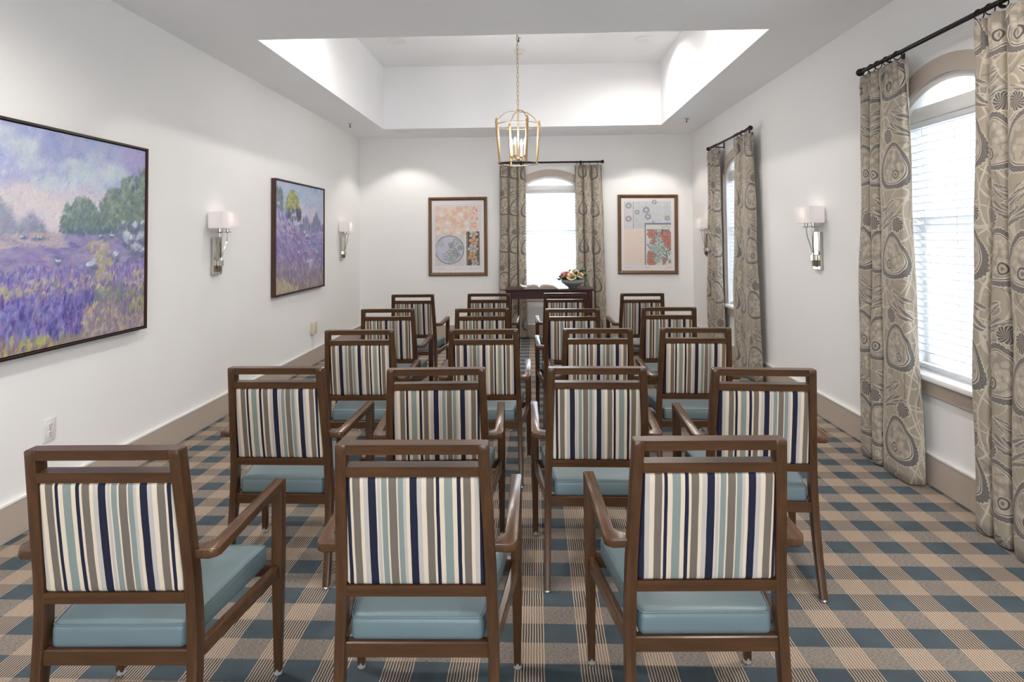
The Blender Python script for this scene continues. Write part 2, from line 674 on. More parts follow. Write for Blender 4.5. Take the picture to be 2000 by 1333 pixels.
def rcube(size, r, n=(6, 6, 4), m=3):
    """rounded cube with interior vertices, centred; returns bmesh"""
    hx, hy, hz = (s / 2 for s in size)
    def coords(h, k):
        c = [-h + r * (1 - math.cos(PI / 2 * i / m)) for i in range(m + 1)]
        inner = [-(h - r) + 2 * (h - r) * i / k for i in range(1, k)]
        return c + inner + [-q for q in c[::-1]]
    cx, cy, cz = coords(hx, n[0]), coords(hy, n[1]), coords(hz, n[2])
    bm = bmesh.new()
    def grid(A, B, mk):
        V = [[bm.verts.new(mk(a, b_)) for b_ in B] for a in A]
        for i in range(len(A) - 1):
            for j in range(len(B) - 1):
                bm.faces.new((V[i][j], V[i + 1][j], V[i + 1][j + 1], V[i][j + 1]))
    for s in (-1, 1):
        grid(cx, cy, lambda a, b_: (a, b_, s * hz))
        grid(cx, cz, lambda a, b_: (a, s * hy, b_))
        grid(cy, cz, lambda a, b_: (s * hx, a, b_))
    bmesh.ops.remove_doubles(bm, verts=bm.verts, dist=1e-6)
    for v in bm.verts:
        p = v.co
        q = Vector((max(-hx + r, min(hx - r, p.x)), max(-hy + r, min(hy - r, p.y)), max(-hz + r, min(hz - r, p.z))))
        d = p - q
        if d.length > 1e-9: v.co = q + d.normalized() * r
    return bm


def smooth_line(pts, k=6):
    """Catmull-Rom through points"""
    P = [Vector(p) for p in pts]
    P = [P[0] * 2 - P[1]] + P + [P[-1] * 2 - P[-2]]
    out = []
    for i in range(1, len(P) - 2):
        for j in range(k):
            t = j / k
            a, b_, c, d = P[i - 1], P[i], P[i + 1], P[i + 2]
            out.append(0.5 * ((2 * b_) + (c - a) * t + (2 * a - 5 * b_ + 4 * c - d) * t * t + (3 * b_ - a - 3 * c + d) * t ** 3))
    out.append(P[-2])
    return out


# ------------------------------------------------------------------ the room shell
def arch_outline(hw, sill, spring, R, n=16, close=True):
    cz = spring - math.sqrt(R * R - hw * hw)
    a = math.asin(hw / R)
    pts = [(-hw, sill), (hw, sill), (hw, spring)]
    pts += [(R * math.sin(a - 2 * a * i / n), cz + R * math.cos(a - 2 * a * i / n)) for i in range(1, n)]
    pts += [(-hw, spring)]
    return pts


def holed_wall(outer, holes, thick, mtx):
    bm = bmesh.new()
    es = []
    for loop in [outer] + holes:
        vs = [bm.verts.new((p[0], 0, p[1])) for p in loop]
        for i in range(len(vs)): es.append(bm.edges.new((vs[i], vs[(i + 1) % len(vs)])))
    r = bmesh.ops.triangle_fill(bm, use_beauty=True, use_dissolve=False, edges=es)
    fs = [f for f in bm.faces]
    ex = bmesh.ops.extrude_face_region(bm, geom=fs)
    for v in ex['geom']:
        if isinstance(v, bmesh.types.BMVert): v.co.y += thick
    bmesh.ops.transform(bm, matrix=mtx, verts=bm.verts)
    return bm


TH = 0.15
hole = arch_outline(WIN['hw'], WIN['sill'], WIN['spring'], WIN['R'])
# local frame of an exterior wall: x along the wall (to the right seen from inside), y outwards
M_BACK = Matrix.Translation((0, YB, 0))
M_RIGHT = Matrix.Translation((XR, 0, 0)) @ Matrix.Rotation(-PI / 2, 4, 'Z')     # local x -> -Y, local y -> +X
struct('wall_back', holed_wall([(XL, 0), (XR, 0), (XR, ZC), (XL, ZC)], [[(x + BX, z) for x, z in hole]], TH, M_BACK), WALL, smooth=20)
struct('wall_right', holed_wall([(-YB - TH, 0), (-YR + TH, 0), (-YR + TH, ZC), (-YB - TH, ZC)],
                                [[(x - RY, z) for x, z in hole], [(x - FY, z) for x, z in hole]], TH, M_RIGHT), WALL, smooth=20)
struct('wall_left', boxo(XL - TH, XL, YR - TH, YB + TH, 0, ZC), WALL)
struct('wall_rear', holed_wall([(XL, 0), (XR, 0), (XR, ZC), (XL, ZC)],
                               [[(REAR['x0'], 0.02), (REAR['x1'], 0.02), (REAR['x1'], REAR['z']), (REAR['x0'], REAR['z'])]], TH,
                               Matrix.Translation((0, YR - TH, 0))), WALL, smooth=20)
struct('floor', boxo(XL - TH, XR + TH, YR - TH, YB + TH, -0.1, 0), CARPET)
# ceiling with the raised tray
bm = bmesh.new()
o4 = [(XL - TH, YR - TH), (XR + TH, YR - TH), (XR + TH, YB + TH), (XL - TH, YB + TH)]
i4 = [(TX0, TY0), (TX1, TY0), (TX1, TY1), (TX0, TY1)]
for z in (ZC,):
    A = [bm.verts.new((x, y, ZC)) for x, y in o4]
    B = [bm.verts.new((x, y, ZC)) for x, y in i4]
    C = [bm.verts.new((x, y, TZ)) for x, y in i4]
    D = [bm.verts.new((x, y, TZ + 0.12)) for x, y in o4]
    for i in range(4):
        j = (i + 1) % 4
        bm.faces.new((A[i], A[j], B[j], B[i]))
        bm.faces.new((B[i], B[j], C[j], C[i]))
        bm.faces.new((A[i], D[i], D[j], A[j]))
    bm.faces.new(C)
    bm.faces.new(D[::-1])
struct('ceiling', bm, CEIL, smooth=0)


# pale paving and the neighbouring house that the windows look out on
bm = bmesh.new()
for k in ((XR + TH + 0.01, 16, -8, 24), (-16, XR + TH + 0.01, YB + TH + 0.01, 24), (-16, XR + TH + 0.01, -14, YR - TH - 0.01)):
    box(bm, k[0], k[1], k[2], k[3], -0.30, -0.16)
struct('pavement', bm, paint('pale_paving', (0.52, 0.52, 0.52), 0.9), smooth=0)
bm = boxo(8.0, 8.3, -6, 16, -0.16, 2.5)
house = struct('exterior_wall', bm, paint('pale_siding', (0.62, 0.64, 0.66), 0.8), smooth=0)
for i in range(9):
    bm = bmesh.new(); box(bm, 7.93, 8.0, -5 + 2.3 * i, -4.1 + 2.3 * i, 0.5, 2.1, 0.01, 1)
    obj('shutter', bm, paint('grey_shutter', (0.30, 0.33, 0.36), 0.6) if i == 0 else bpy.data.materials['grey_shutter'], house)


# baseboards: taupe board with a white cap bead
def baseboard(name, p0, p1, nrm):
    d = (Vector(p1) - Vector(p0)); L = d.length; d.normalize()
    n = Vector(nrm)
    m = Matrix(((d.x, n.x, 0, p0[0]), (d.y, n.y, 0, p0[1]), (0, 0, 1, 0), (0, 0, 0, 1)))
    b = bmesh.new(); box(b, 0, L, 0, 0.016, 0, 0.165, 0.003, 1, m)
    o = struct(name, b, TAUPE)
    b = bmesh.new(); box(b, 0, L, 0, 0.020, 0.165, 0.183, 0.006, 2, m)
    obj('cap_bead', b, TRIMW, o)


baseboard('baseboard_left', (XL, YR), (XL, YB), (1, 0))
baseboard('baseboard_right', (XR, YR), (XR, YB), (-1, 0))
baseboard('baseboard_back', (XL, YB), (XR, YB), (0, -1))


# ------------------------------------------------------------------ windows with blinds
def window(num, mtx, label):
    hw, sill, spring, R = (WIN[k] for k in ('hw', 'sill', 'spring', 'R'))
    def T(b):
        bmesh.ops.transform(b, matrix=mtx, verts=b.verts); return b
    def arch_band(h0, R0, h1, R1, z0, y0, y1, cz):
        """band between two arch outlines, open at the bottom"""
        def line(h, RR):
            a = math.asin(min(1, h / RR)); top = cz + RR * math.cos(a)
            n = 18
            return [(h, z0)] + [(RR * math.sin(a - 2 * a * i / n), cz + RR * math.cos(a - 2 * a * i / n)) for i in range(n + 1)] + [(-h, z0)]
        A, B = line(h0, R0), line(h1, R1)
        b = bmesh.new()
        rings = []
        for p, q in zip(A, B):
            rings.append([(p[0], y0, p[1]), (q[0], y0, q[1]), (q[0], y1, q[1]), (p[0], y1, p[1])])
        loft(b, rings)
        return b
    cz = spring - math.sqrt(R * R - hw * hw)
    # root mesh of the window: the white frame lining the opening
    w = struct('window_%d' % num, T(arch_band(hw, R, hw - 0.035, R - 0.035, sill, 0.005, 0.135, cz)), TRIMW)
    obj('casing', T(arch_band(hw + 0.095, R + 0.095, hw - 0.002, R - 0.002, sill, -0.022, 0.0, cz)), TAUPE, w)
    b = bmesh.new(); box(b, -hw - 0.13, hw + 0.13, -0.055, 0.135, sill - 0.028, sill + 0.002, 0.007, 2); obj('stool', T(b), TRIMW, w)
    b = bmesh.new(); box(b, -hw - 0.10, hw + 0.10, -0.022, 0.0, sill - 0.115, sill - 0.028, 0.004, 1); obj('apron', T(b), TAUPE, w)
    b = bmesh.new(); box(b, -hw + 0.01, hw - 0.01, 0.035, 0.13, spring - 0.045, spring + 0.035, 0.006, 2); obj('transom_bar', T(b), TRIMW, w)
    # fanlight muntin, an inner arch
    b = bmesh.new(); box(b, -0.008, 0.008, 0.118, 0.128, spring + 0.03, spring + 0.14); b.free()
    r_in = 0.30
    pts = [(r_in * math.sin(t), 0.122, spring - 0.17 + r_in * math.cos(t)) for t in [(-0.83 + 1.66 * i / 14) for i in range(15)]]
    b = bmesh.new(); tube(b, pts, 0.007, 6); obj('fan_muntin', T(b), TRIMW, w)
    # sashes
    for nm, z0, z1, y in (('upper_sash', 1.42, spring - 0.04, 0.118), ('lower_sash', sill + 0.002, 1.455, 0.098)):
        b = bmesh.new()
        x = hw - 0.036
        st = 0.042
        box(b, -x, -x + st, y, y + 0.02, z0, z1); box(b, x - st, x, y, y + 0.02, z0, z1)
        box(b, -x + st, x - st, y, y + 0.02, z0, z0 + 0.04); box(b, -x + st, x - st, y, y + 0.02, z1 - 0.035, z1)
        s = obj(nm, T(b), TRIMW, w)
        b = bmesh.new(); box(b, -x + st, x - st, y + 0.008, y + 0.012, z0 + 0.04, z1 - 0.035)
        obj('pane', T(b), GLASS, s)
    # fanlight glass
    out = arch_outline(hw - 0.035, spring + 0.035, spring + 0.036, R - 0.035)
    a0 = [(p[0], p[1]) for p in out if p[1] >= spring + 0.034]
    b = bmesh.new(); 
    al = math.acos(min(1, (spring + 0.035 - cz) / (R - 0.035)))
    pl = [((R - 0.035) * math.sin(-al + 2 * al * i / 14), cz + (R - 0.035) * math.cos(-al + 2 * al * i / 14)) for i in range(15)]
    prism(b, pl, 1, 0.124, 0.127); obj('pane', T(b), GLASS, w)
    # venetian blind
    bl = thing('window_blind', label, 'blind')
    zt = spring - 0.045
    b = bmesh.new(); box(b, -hw + 0.04, hw - 0.04, 0.040, 0.085, zt - 0.035, zt, 0.004, 1); obj('headrail', T(b), BLIND, bl)
    zb = sill + 0.055
    n = 31
    first = None
    for i in range(n):
        z = zt - 0.055 - (zt - 0.055 - zb) * i / n
        if first is None:
            b = bmesh.new()
            prof = []
            for k in range(5):
                q = -1 + k / 2.0
                prof.append((0.063 + 0.024 * q, 0.0045 * (1 - q * q) - 0.011 * q))
            prof2 = [(p[0], p[1] - 0.0028) for p in prof][::-1]
            prism(b, prof + prof2, 0, -hw + 0.042, hw - 0.042)
            first = obj('slat', T(b), BLIND, bl)
            base_z = z
            first.location.z = z
        else:
            c = first.copy(); COL.objects.link(c); c.location.z = z
    b = bmesh.new(); box(b, -hw + 0.042, hw - 0.042, 0.045, 0.08, sill + 0.012, sill + 0.034, 0.004, 1); obj('bottom_rail', T(b), BLIND, bl)
    for x in (-0.27, 0.0, 0.27):
        b = bmesh.new(); tube(b, [(x, 0.0375, sill + 0.03), (x, 0.0375, zt - 0.03)], 0.0014, 5); obj('cord', T(b), BLIND, bl)
    return w


window(1, M_RIGHT @ Matrix.Translation((-RY, 0, 0)), 'white slatted blind in the arched window nearest the viewer, on the right wall')
window(2, M_RIGHT @ Matrix.Translation((-FY, 0, 0)), 'white slatted blind in the second arched window of the right wall, near the corner')
window(3, M_BACK @ Matrix.Translation((BX, 0, 0)), 'white slatted blind in the arched end wall window behind the table')


# ------------------------------------------------------------------ curtain rods and curtains
ZROD = 2.432


def rod(mtx, x0, x1, label, ring_x):
    """x0..x1 along the wall (local), 0.10 m off the wall"""
    t = thing('curtain_rod', label, 'curtain rod')
    def T(b):
        bmesh.ops.transform(b, matrix=mtx, verts=b.verts); return b
    b = bmesh.new(); tube(b, [(x0, -0.10, ZROD), (x1, -0.10, ZROD)], 0.0125, 12); obj('pole', T(b), IRON, t)
    for x, s in ((x0, -1), (x1, 1)):
        b = bmesh.new()
        lathe(b, [(0.0125, 0), (0.018, s * 0.004), (0.020, s * 0.012), (0.023, s * 0.016), (0.025, s * 0.030), (0.021, s * 0.042), (0.008, s * 0.047)], 14, (x, -0.10, ZROD), 0)
        obj('finial', T(b), IRON, t)
    for x in (x0 + 0.27, x1 - 0.27):
        b = bmesh.new()
        box(b, x - 0.012, x + 0.012, -0.010, 0.0, ZROD - 0.034, ZROD + 0.03, 0.002, 1)
        tube(b, [(x, -0.005, ZROD - 0.022), (x, -0.06, ZROD - 0.022), (x, -0.09, ZROD - 0.018), (x, -0.10, ZROD - 0.012)], 0.006, 8)
        obj('bracket', T(b), IRON, t)
    for x in ring_x:
        b = bmesh.new()
        n = 20
        c = (x, -0.10, ZROD - 0.010)
        tube(b, [(x + 0.004 * math.sin(2 * PI * k / n), c[1] + 0.0235 * math.cos(2 * PI * k / n), c[2] + 0.0235 * math.sin(2 * PI * k / n)) for k in range(n)], 0.003, 6, closed=True)
        tube(b, [(x, -0.10, c[2] - 0.0215), (x, -0.10, c[2] - 0.0265)], 0.0022, 6)
        obj('ring', T(b), IRON, t)


def curtain(mtx, label, bottom, top, u_off, z0=0.012, seed=1, ripple=0.006):
    """bottom, top: control points (x along the wall, distance off the wall) of the fold line"""
    rnd = random.Random(seed)
    k = 10
    n = max(len(bottom), len(top))
    B = smooth_line([(p[0], -p[1], 0) for p in bottom], k)
    Tp = smooth_line([(p[0], -p[1], 0) for p in top], k)
    assert len(B) == len(Tp), (len(bottom), len(top))
    m = len(B)
    # arc length along the hem for the print
    s = [0.0]
    for i in range(1, m): s.append(s[-1] + (B[i] - B[i - 1]).length)
    nz = 46
    zt = ZROD - 0.0415
    bm = bmesh.new()
    uvl = bm.loops.layers.uv.new('UVMap')
    ph = [rnd.uniform(0, 6.28) for _ in range(6)]
    rows = []
    for j in range(nz + 1):
        t = j / nz
        z = z0 + (zt - z0) * t
        g = t ** 1.3 if t < 0.93 else 0.93 ** 1.3 + (1 - 0.93 ** 1.3) * (t - 0.93) / 0.07
        row = []
        for i in range(m):
            p = B[i] * (1 - g) + Tp[i] * g
            wv = ripple * math.sin(z * 3.1 + ph[0] + s[i] * 7) + ripple * 0.6 * math.sin(z * 7.3 + ph[1] - s[i] * 11)
            wv *= math.sin(PI * min(1, t * 1.05))
            pin = 0.011 * math.exp(-((t - 0.975) / 0.03) ** 2) * math.sin(s[i] * 135 + ph[2])
            row.append((bm.verts.new((p.x + wv * 0.5, p.y + wv + pin, z + (0.004 * math.sin(s[i] * 60) if j == nz else 0))), s[i] + u_off, z))
        rows.append(row)
    for j in range(nz):
        for i in range(m - 1):
            q = (rows[j][i], rows[j][i + 1], rows[j + 1][i + 1], rows[j + 1][i])
            f = bm.faces.new([x[0] for x in q])
            for l, x in zip(f.loops, q): l[uvl].uv = (x[1], x[2])
    bmesh.ops.transform(bm, matrix=mtx, verts=bm.verts)
    o = obj('curtain', bm, DRAPE, None, 180)
    so = o.modifiers.new('cloth thickness', 'SOLIDIFY')
    so.thickness = 0.003
    so.offset = 0
    tag(o, label, 'curtain', 'printed drapery panels')
    return o


def folds(x0, x1, widths, front, back, seed, jit=0.012):
    r = random.Random(seed)
    tot = float(sum(widths))
    pts = [(x0, back)]
    x = x0
    for i, w in enumerate(widths):
        L = (x1 - x0) * w / tot
        f = front + r.uniform(-jit, jit)
        e = min(0.022, L * 0.16)
        pts += [(x + e * 0.4, f - 0.045), (x + e, f - 0.012), (x + L * 0.5, f), (x + L - e, f - 0.010), (x + L - e * 0.35, f - 0.045)]
        pts += [(x + L, back + (0.012 if i < len(widths) - 1 else 0.0))]
        x += L
    return pts


def pair(mtx, c, label_a, label_b, rod_label, wa, wb, seeds, a_span, b_span, a_top, b_top, rings_a, rings_b, u=(0.0, 0.1), x0=None, x1=None):
    for lab, sp, tp, w, sd, uo in ((label_a, a_span, a_top, wa, seeds[0], u[0]), (label_b, b_span, b_top, wb, seeds[1], u[1])):
        curtain(mtx, lab, folds(c + sp[0], c + sp[1], w, 0.150, 0.055, sd), folds(c + tp[0], c + tp[1], w, 0.118, 0.085, sd + 5, 0.004), uo, seed=sd)
    rod(mtx, x0 if x0 is not None else c - 0.70, x1 if x1 is not None else c + 0.70, rod_label, [c + r for r in rings_a + rings_b])


# near right window: local x = -world y
pair(M_RIGHT, -RY, 'taupe printed curtain hung left of the near right-wall window, broad front fold', 'taupe printed curtain hung right of the near right-wall window, cut by the frame edge',
     'black curtain rod over the near right-wall window', (1.0, 0.75, 1.9), (0.8, 0.9, 1.1, 1.3), (3, 4), (-0.72, -0.18), (0.30, 0.86), (-0.66, -0.20), (0.37, 0.83),
     [-0.60, -0.52, -0.45, -0.36, -0.25], [0.40, 0.47, 0.55, 0.66, 0.78], (0.02, 0.11), x0=-RY - 0.625, x1=-RY + 0.80)
# far right window
pair(M_RIGHT, -FY, 'taupe printed curtain hung left of the far right-wall window, nearest the corner', 'taupe printed curtain hung right of the far right-wall window, toward the sconce',
     'black curtain rod over the far right-wall window', (1.0, 1.3, 1.1), (0.6, 0.7, 1.9), (7, 8), (-0.78, -0.33), (0.20, 0.80), (-0.72, -0.34), (0.26, 0.72),
     [-0.66, -0.56, -0.47, -0.38], [0.30, 0.38, 0.50, 0.66], (0.06, 0.16), x0=-FY - 0.68, x1=-FY + 0.70)
# end wall window
pair(M_BACK, BX, 'grey taupe curtain hung left of the end wall window, behind the table', 'grey taupe curtain hung right of the end wall window, behind the flowers',
     'black curtain rod over the end wall window', (1.0, 1.0, 0.9), (0.9, 1.0, 1.2), (11, 12), (-0.73, -0.335), (0.34, 0.76), (-0.70, -0.345), (0.345, 0.71),
     [-0.65, -0.56, -0.47, -0.37], [0.37, 0.46, 0.55, 0.66], (0.0, 0.21), x0=BX - 0.675, x1=BX + 0.70)


# ------------------------------------------------------------------ the armchairs
def ry(z):
    """rear face of the back posts (y) at height z"""
    pts = [(0.0, -0.246), (0.08, -0.226), (0.18, -0.207), (0.28, -0.195), (0.38, -0.189), (0.46, -0.191), (0.54, -0.198), (0.88, -0.250)]
    for (a, b_), (c, d) in zip(pts, pts[1:]):
        if z <= c: return b_ + (d - b_) * (z - a) / (c - a)
    return pts[-1][1]


def rxo(z):
    """outer half width of the back posts"""
    pts = [(0, 0.219), (0.36, 0.213), (0.60, 0.206), (0.88, 0.194)]
    for (a, b_), (c, d) in zip(pts, pts[1:]):
        if z <= c: return b_ + (d - b_) * (z - a) / (c - a)
    return pts[-1][1]


def post_w(z): return 0.026 + 0.003 * min(1, z / 0.4)
def post_d(z): return 0.030 + 0.011 * min(1, z / 0.35)


def make_chair(loc, rz, label):
    t = thing('dining_armchair', label, 'chair', loc, rz, 'striped armchairs set out in rows')
    for s in (-1, 1):
        b = bmesh.new()
        rings = []
        for z in (0.012, 0.05, 0.10, 0.16, 0.22, 0.28, 0.34, 0.40, 0.46, 0.54, 0.65, 0.76, 0.862, 0.877, 0.88):
            w, d = post_w(z), post_d(z)
            ch = 0.0 if z < 0.878 else 0.003
            cx, cy = s * (rxo(z) - w / 2 - ch * 0.5), ry(z) + d / 2
            rings.append([(cx + px, cy + py, z) for px, py in rrect(w - ch, d - ch, 0.004, 2)])
        loft(b, rings)
        leg = obj('rear_leg', b, WOOD_V, t)
        b = bmesh.new(); lathe(b, [(0.010, 0.0), (0.0125, 0.002), (0.0125, 0.007), (0.009, 0.0125)], 14, (s * (rxo(0) - 0.013), ry(0) + 0.015, 0)); obj('glide', b, CHROME, leg)
        b = bmesh.new()
        rings = []
        for z in (0.014, 0.10, 0.20, 0.30, 0.36, 0.45, 0.54, 0.612):
            a = 0.023 + 0.013 * min(1.0, z / 0.36)
            rings.append([(s * 0.2545 + px, 0.236 + py, z) for px, py in rrect(a, a, 0.004, 2)])
        loft(b, rings)
        leg = obj('front_leg', b, WOOD_V, t)
        b = bmesh.new(); lathe(b, [(0.010, 0.0), (0.0135, 0.002), (0.0135, 0.010), (0.0115, 0.026), (0.010, 0.026)], 14, (s * 0.2545, 0.236, 0)); obj('glide', b, CLEAR, leg)
        b2 = bmesh.new(); lathe(b2, [(0.009, 0.0005), (0.0145, 0.001), (0.0145, 0.004), (0.009, 0.005)], 14, (s * 0.2545, 0.236, 0)); obj('glide', b2, CHROME, leg)
        # armrest: forward arm, rounded outer rear corner, short return into the post
        b = bmesh.new()
        def arc(cx, cy, r, a0, a1, n=6): return [(cx + r * math.cos(a0 + (a1 - a0) * i / n), cy + r * math.sin(a0 + (a1 - a0) * i / n)) for i in range(n + 1)]
        yo, yi = -0.190, -0.155
        out = [(0.190, yo)] + arc(0.263 - 0.022, yo + 0.022, 0.022, -PI / 2, 0) + [(0.2715, 0.240)] + arc(0.2715 - 0.006, 0.248, 0.006, 0, PI / 2, 3)
        out += arc(0.237 + 0.006, 0.248, 0.006, PI / 2, PI, 3) + arc(0.231 - 0.018, yi + 0.018, 0.018, 0, -PI / 2)[0:] + [(0.190, yi)]
        pts = [(s * x, y) for x, y in out]
        prism(b, pts, 2, -0.0115, 0.0115, 0.0035, 2)
        for v in b.verts:
            k = (v.co.y + 0.19) / 0.44
            v.co.z += 0.5955 + 0.020 * k
            if v.co.y > 0.19: v.co.z -= 0.010 * ((v.co.y - 0.19) / 0.06) ** 2
        obj('armrest', b, WOOD_D, t, 40)
        # side seat rail
        b = bmesh.new()
        p0, p1 = (s * 0.200, -0.150), (s * 0.2525, 0.222)
        w = 0.011
        prism(b, [(p0[0] - w, p0[1]), (p0[0] + w, p0[1]), (p1[0] + w, p1[1]), (p1[0] - w, p1[1])], 2, 0.313, 0.353, 0.003, 1)
        obj('seat_rail', b, WOOD_D, t)
    # rails of the back and the rear and front seat rails
    for nm, z0, z1, dep in (('top_rail', 0.854, 0.88, 1.0), ('back_rail', 0.795, 0.822, 1.0), ('back_rail', 0.473, 0.502, 0.9)):
        b = bmesh.new()
        d = 0.041 * dep
        prof = [(ry(z0), z0), (ry(z0) + d, z0), (ry(z1) + d, z1), (ry(z1), z1)]
        h = rxo(z1) - 0.026
        prism(b, prof, 0, -h, h, 0.003, 1)
        obj(nm, b, WOOD_H, t)
    b = boxo(-0.190, 0.190, -0.186, -0.160, 0.313, 0.353, 0.003, 1); obj('seat_rail', b, WOOD_H, t)
    b = boxo(-0.238, 0.238, 0.222, 0.248, 0.313, 0.353, 0.003, 1); obj('seat_rail', b, WOOD_H, t)
    # padded back
    zc, hh = 0.6485, 0.1465
    b = rcube((0.345, 0.036, hh * 2 + 0.002), 0.012, (14, 2, 12), 3)
    for v in b.verts:
        z = zc + v.co.z
        fx, fz = v.co.x / 0.1725, v.co.z / hh
        puff = 0.006 * max(0, (1 - fx ** 4)) * max(0, (1 - fz ** 4))
        k = (rxo(z) - 0.0285) / 0.1725
        v.co.x *= k
        side = -1 if v.co.y < 0 else 1
        v.co.y = ry(z) + 0.020 + v.co.y + side * puff
        v.co.z = z
    bk = obj('backrest', b, STRIPE, t, 180)
    bk['stripe_start'] = 0.0
    # seat cushion
    b = rcube((0.40, 0.385, 0.066), 0.018, (12, 12, 2), 4)
    for v in b.verts:
        fx, fy = v.co.x / 0.2, v.co.y / 0.1925
        k = 0.5 + fy / 2
        puff = 0.012 * max(0, 1 - fx ** 2) * max(0, 1 - fy ** 2)
        top = v.co.z > 0
        v.co.x *= (0.174 + (0.226 - 0.174) * k) / 0.2
        v.co.y = v.co.y * 1.045 + 0.0225
        v.co.z += 0.381 + (puff + 0.006 * k if top else 0)
    seat = obj('seat', b, VINYL, t, 180)
    b = bmesh.new()
    pl = []
    for x, y in rrect(0.40 - 0.006, 0.385 - 0.006, 0.016, 4):
        k = 0.5 + (y / 0.1925) / 2
        pl.append((x * (0.174 + 0.052 * k) / 0.2, y * 1.045 + 0.0225, 0.4095 + 0.006 * k))
    tube(b, pl, 0.0022, 6, closed=True)
    obj('piping', b, VINYL, seat, 60)
    return t


def chair_label(row, k, n):
    rows = {'A': 'front row nearest the viewer', 'B': 'second row', 'C': 'third row', 'D': 'fourth row', 'E': 'last row before the table'}
    return rows[row]


ORD4 = ('first from the left', 'second from the left', 'third from the left', 'fourth from the left')
CH = [('A', 1, -1.081, 1.500, 1.6, 0.45), ('A', 2, -0.316, 1.548, 1.1, 0.17), ('A', 3, 0.439, 1.588, 1.7, 0.482),
      ('B', 1, -1.055, 2.454, -0.4, 0.461), ('B', 2, -0.397, 2.429, 3.0, 0.467), ('B', 3, 0.240, 2.446, -0.4, 0.184), ('B', 4, 0.878, 2.416, -3.0, 0.505),
      ('C', 1, -0.999, 3.446, 1.5, 0.16), ('C', 2, -0.295, 3.451, 1.4, 0.17), ('C', 3, 0.346, 3.465, 0.0, 0.48), ('C', 4, 0.893, 3.480, -1.4, 0.487),
      ('D', 1, -1.083, 4.469, 2.3, 0.435), ('D', 2, -0.391, 4.460, 2.3, 0.48), ('D', 3, 0.263, 4.421, -0.1, 0.50), ('D', 4, 0.962, 4.483, -0.1, 0.48),
      ('E', 1, -1.126, 5.601, 0.2, 0.45), ('E', 2, -0.430, 5.641, 0.2, 0.3), ('E', 3, 0.270, 5.647, 0.2, 0.5), ('E', 4, 0.961, 5.583, 0.1, 0.4)]
ROWS = {'A': 'in the nearest row', 'B': 'in the second row', 'C': 'in the third row', 'D': 'in the fourth row', 'E': 'in the row before the table'}
first = None
for row, k, x, y, a, st in CH:
    # x, y is the top of the back: shift to the chair's own centre
    an = math.radians(a)
    loc = (x - math.sin(an) * 0.25, y + math.cos(an) * 0.25, 0)
    if row == 'A':
        pos = ('leftmost', 'middle', 'rightmost')[k - 1]
        lab = 'striped wooden armchair with blue seat, %s of three %s' % (pos, ROWS[row])
    else:
        lab = 'striped armchair with blue seat, %s %s' % (ORD4[k - 1], ROWS[row])
    if first is None:
        first = c = make_chair(loc, an, lab)
    else:
        c = dup(first, loc, an, lab)
    for ch in c.children:
        if ch.name.startswith('backrest'): ch['stripe_start'] = -0.1725 + st * 0.345


# ------------------------------------------------------------------ paintings (oil strokes laid down one by one)
def grid_mesh(name, cols, w, h, mat, parent, y=0.0, bulge=None):
    """upright grid in the local xz plane facing -y, one colour per vertex"""
    H_, W_, _ = cols.shape
    xs = np.linspace(-w / 2, w / 2, W_)
    zs = np.linspace(-h / 2, h / 2, H_)
    X, Z = np.meshgrid(xs, zs)
    V = np.stack([X, np.full_like(X, y), Z], -1).reshape(-1, 3)
    idx = np.arange(H_ * W_).reshape(H_, W_)
    Q = np.stack([idx[:-1, :-1], idx[:-1, 1:], idx[1:, 1:], idx[1:, :-1]], -1).reshape(-1, 4)
    me = bpy.data.meshes.new(name)
    me.vertices.add(len(V)); me.vertices.foreach_set('co', V.ravel())
    me.loops.add(Q.size); me.loops.foreach_set('vertex_index', Q.ravel().astype(np.int32))
    me.polygons.add(len(Q))
    me.polygons.foreach_set('loop_start', (np.arange(len(Q)) * 4).astype(np.int32))
    me.update(calc_edges=True)
    at = me.color_attributes.new('pigment', 'FLOAT_COLOR', 'POINT')
    lin = np.where(cols <= 0.04045, cols / 12.92, ((cols + 0.055) / 1.055) ** 2.4)
    rgba = np.concatenate([lin, np.ones((H_, W_, 1))], -1).reshape(-1)
    at.data.foreach_set('color', rgba.astype(np.float32))
    me.materials.append(mat)
    o = bpy.data.objects.new(name, me)
    COL.objects.link(o)
    o.parent = parent
    return o


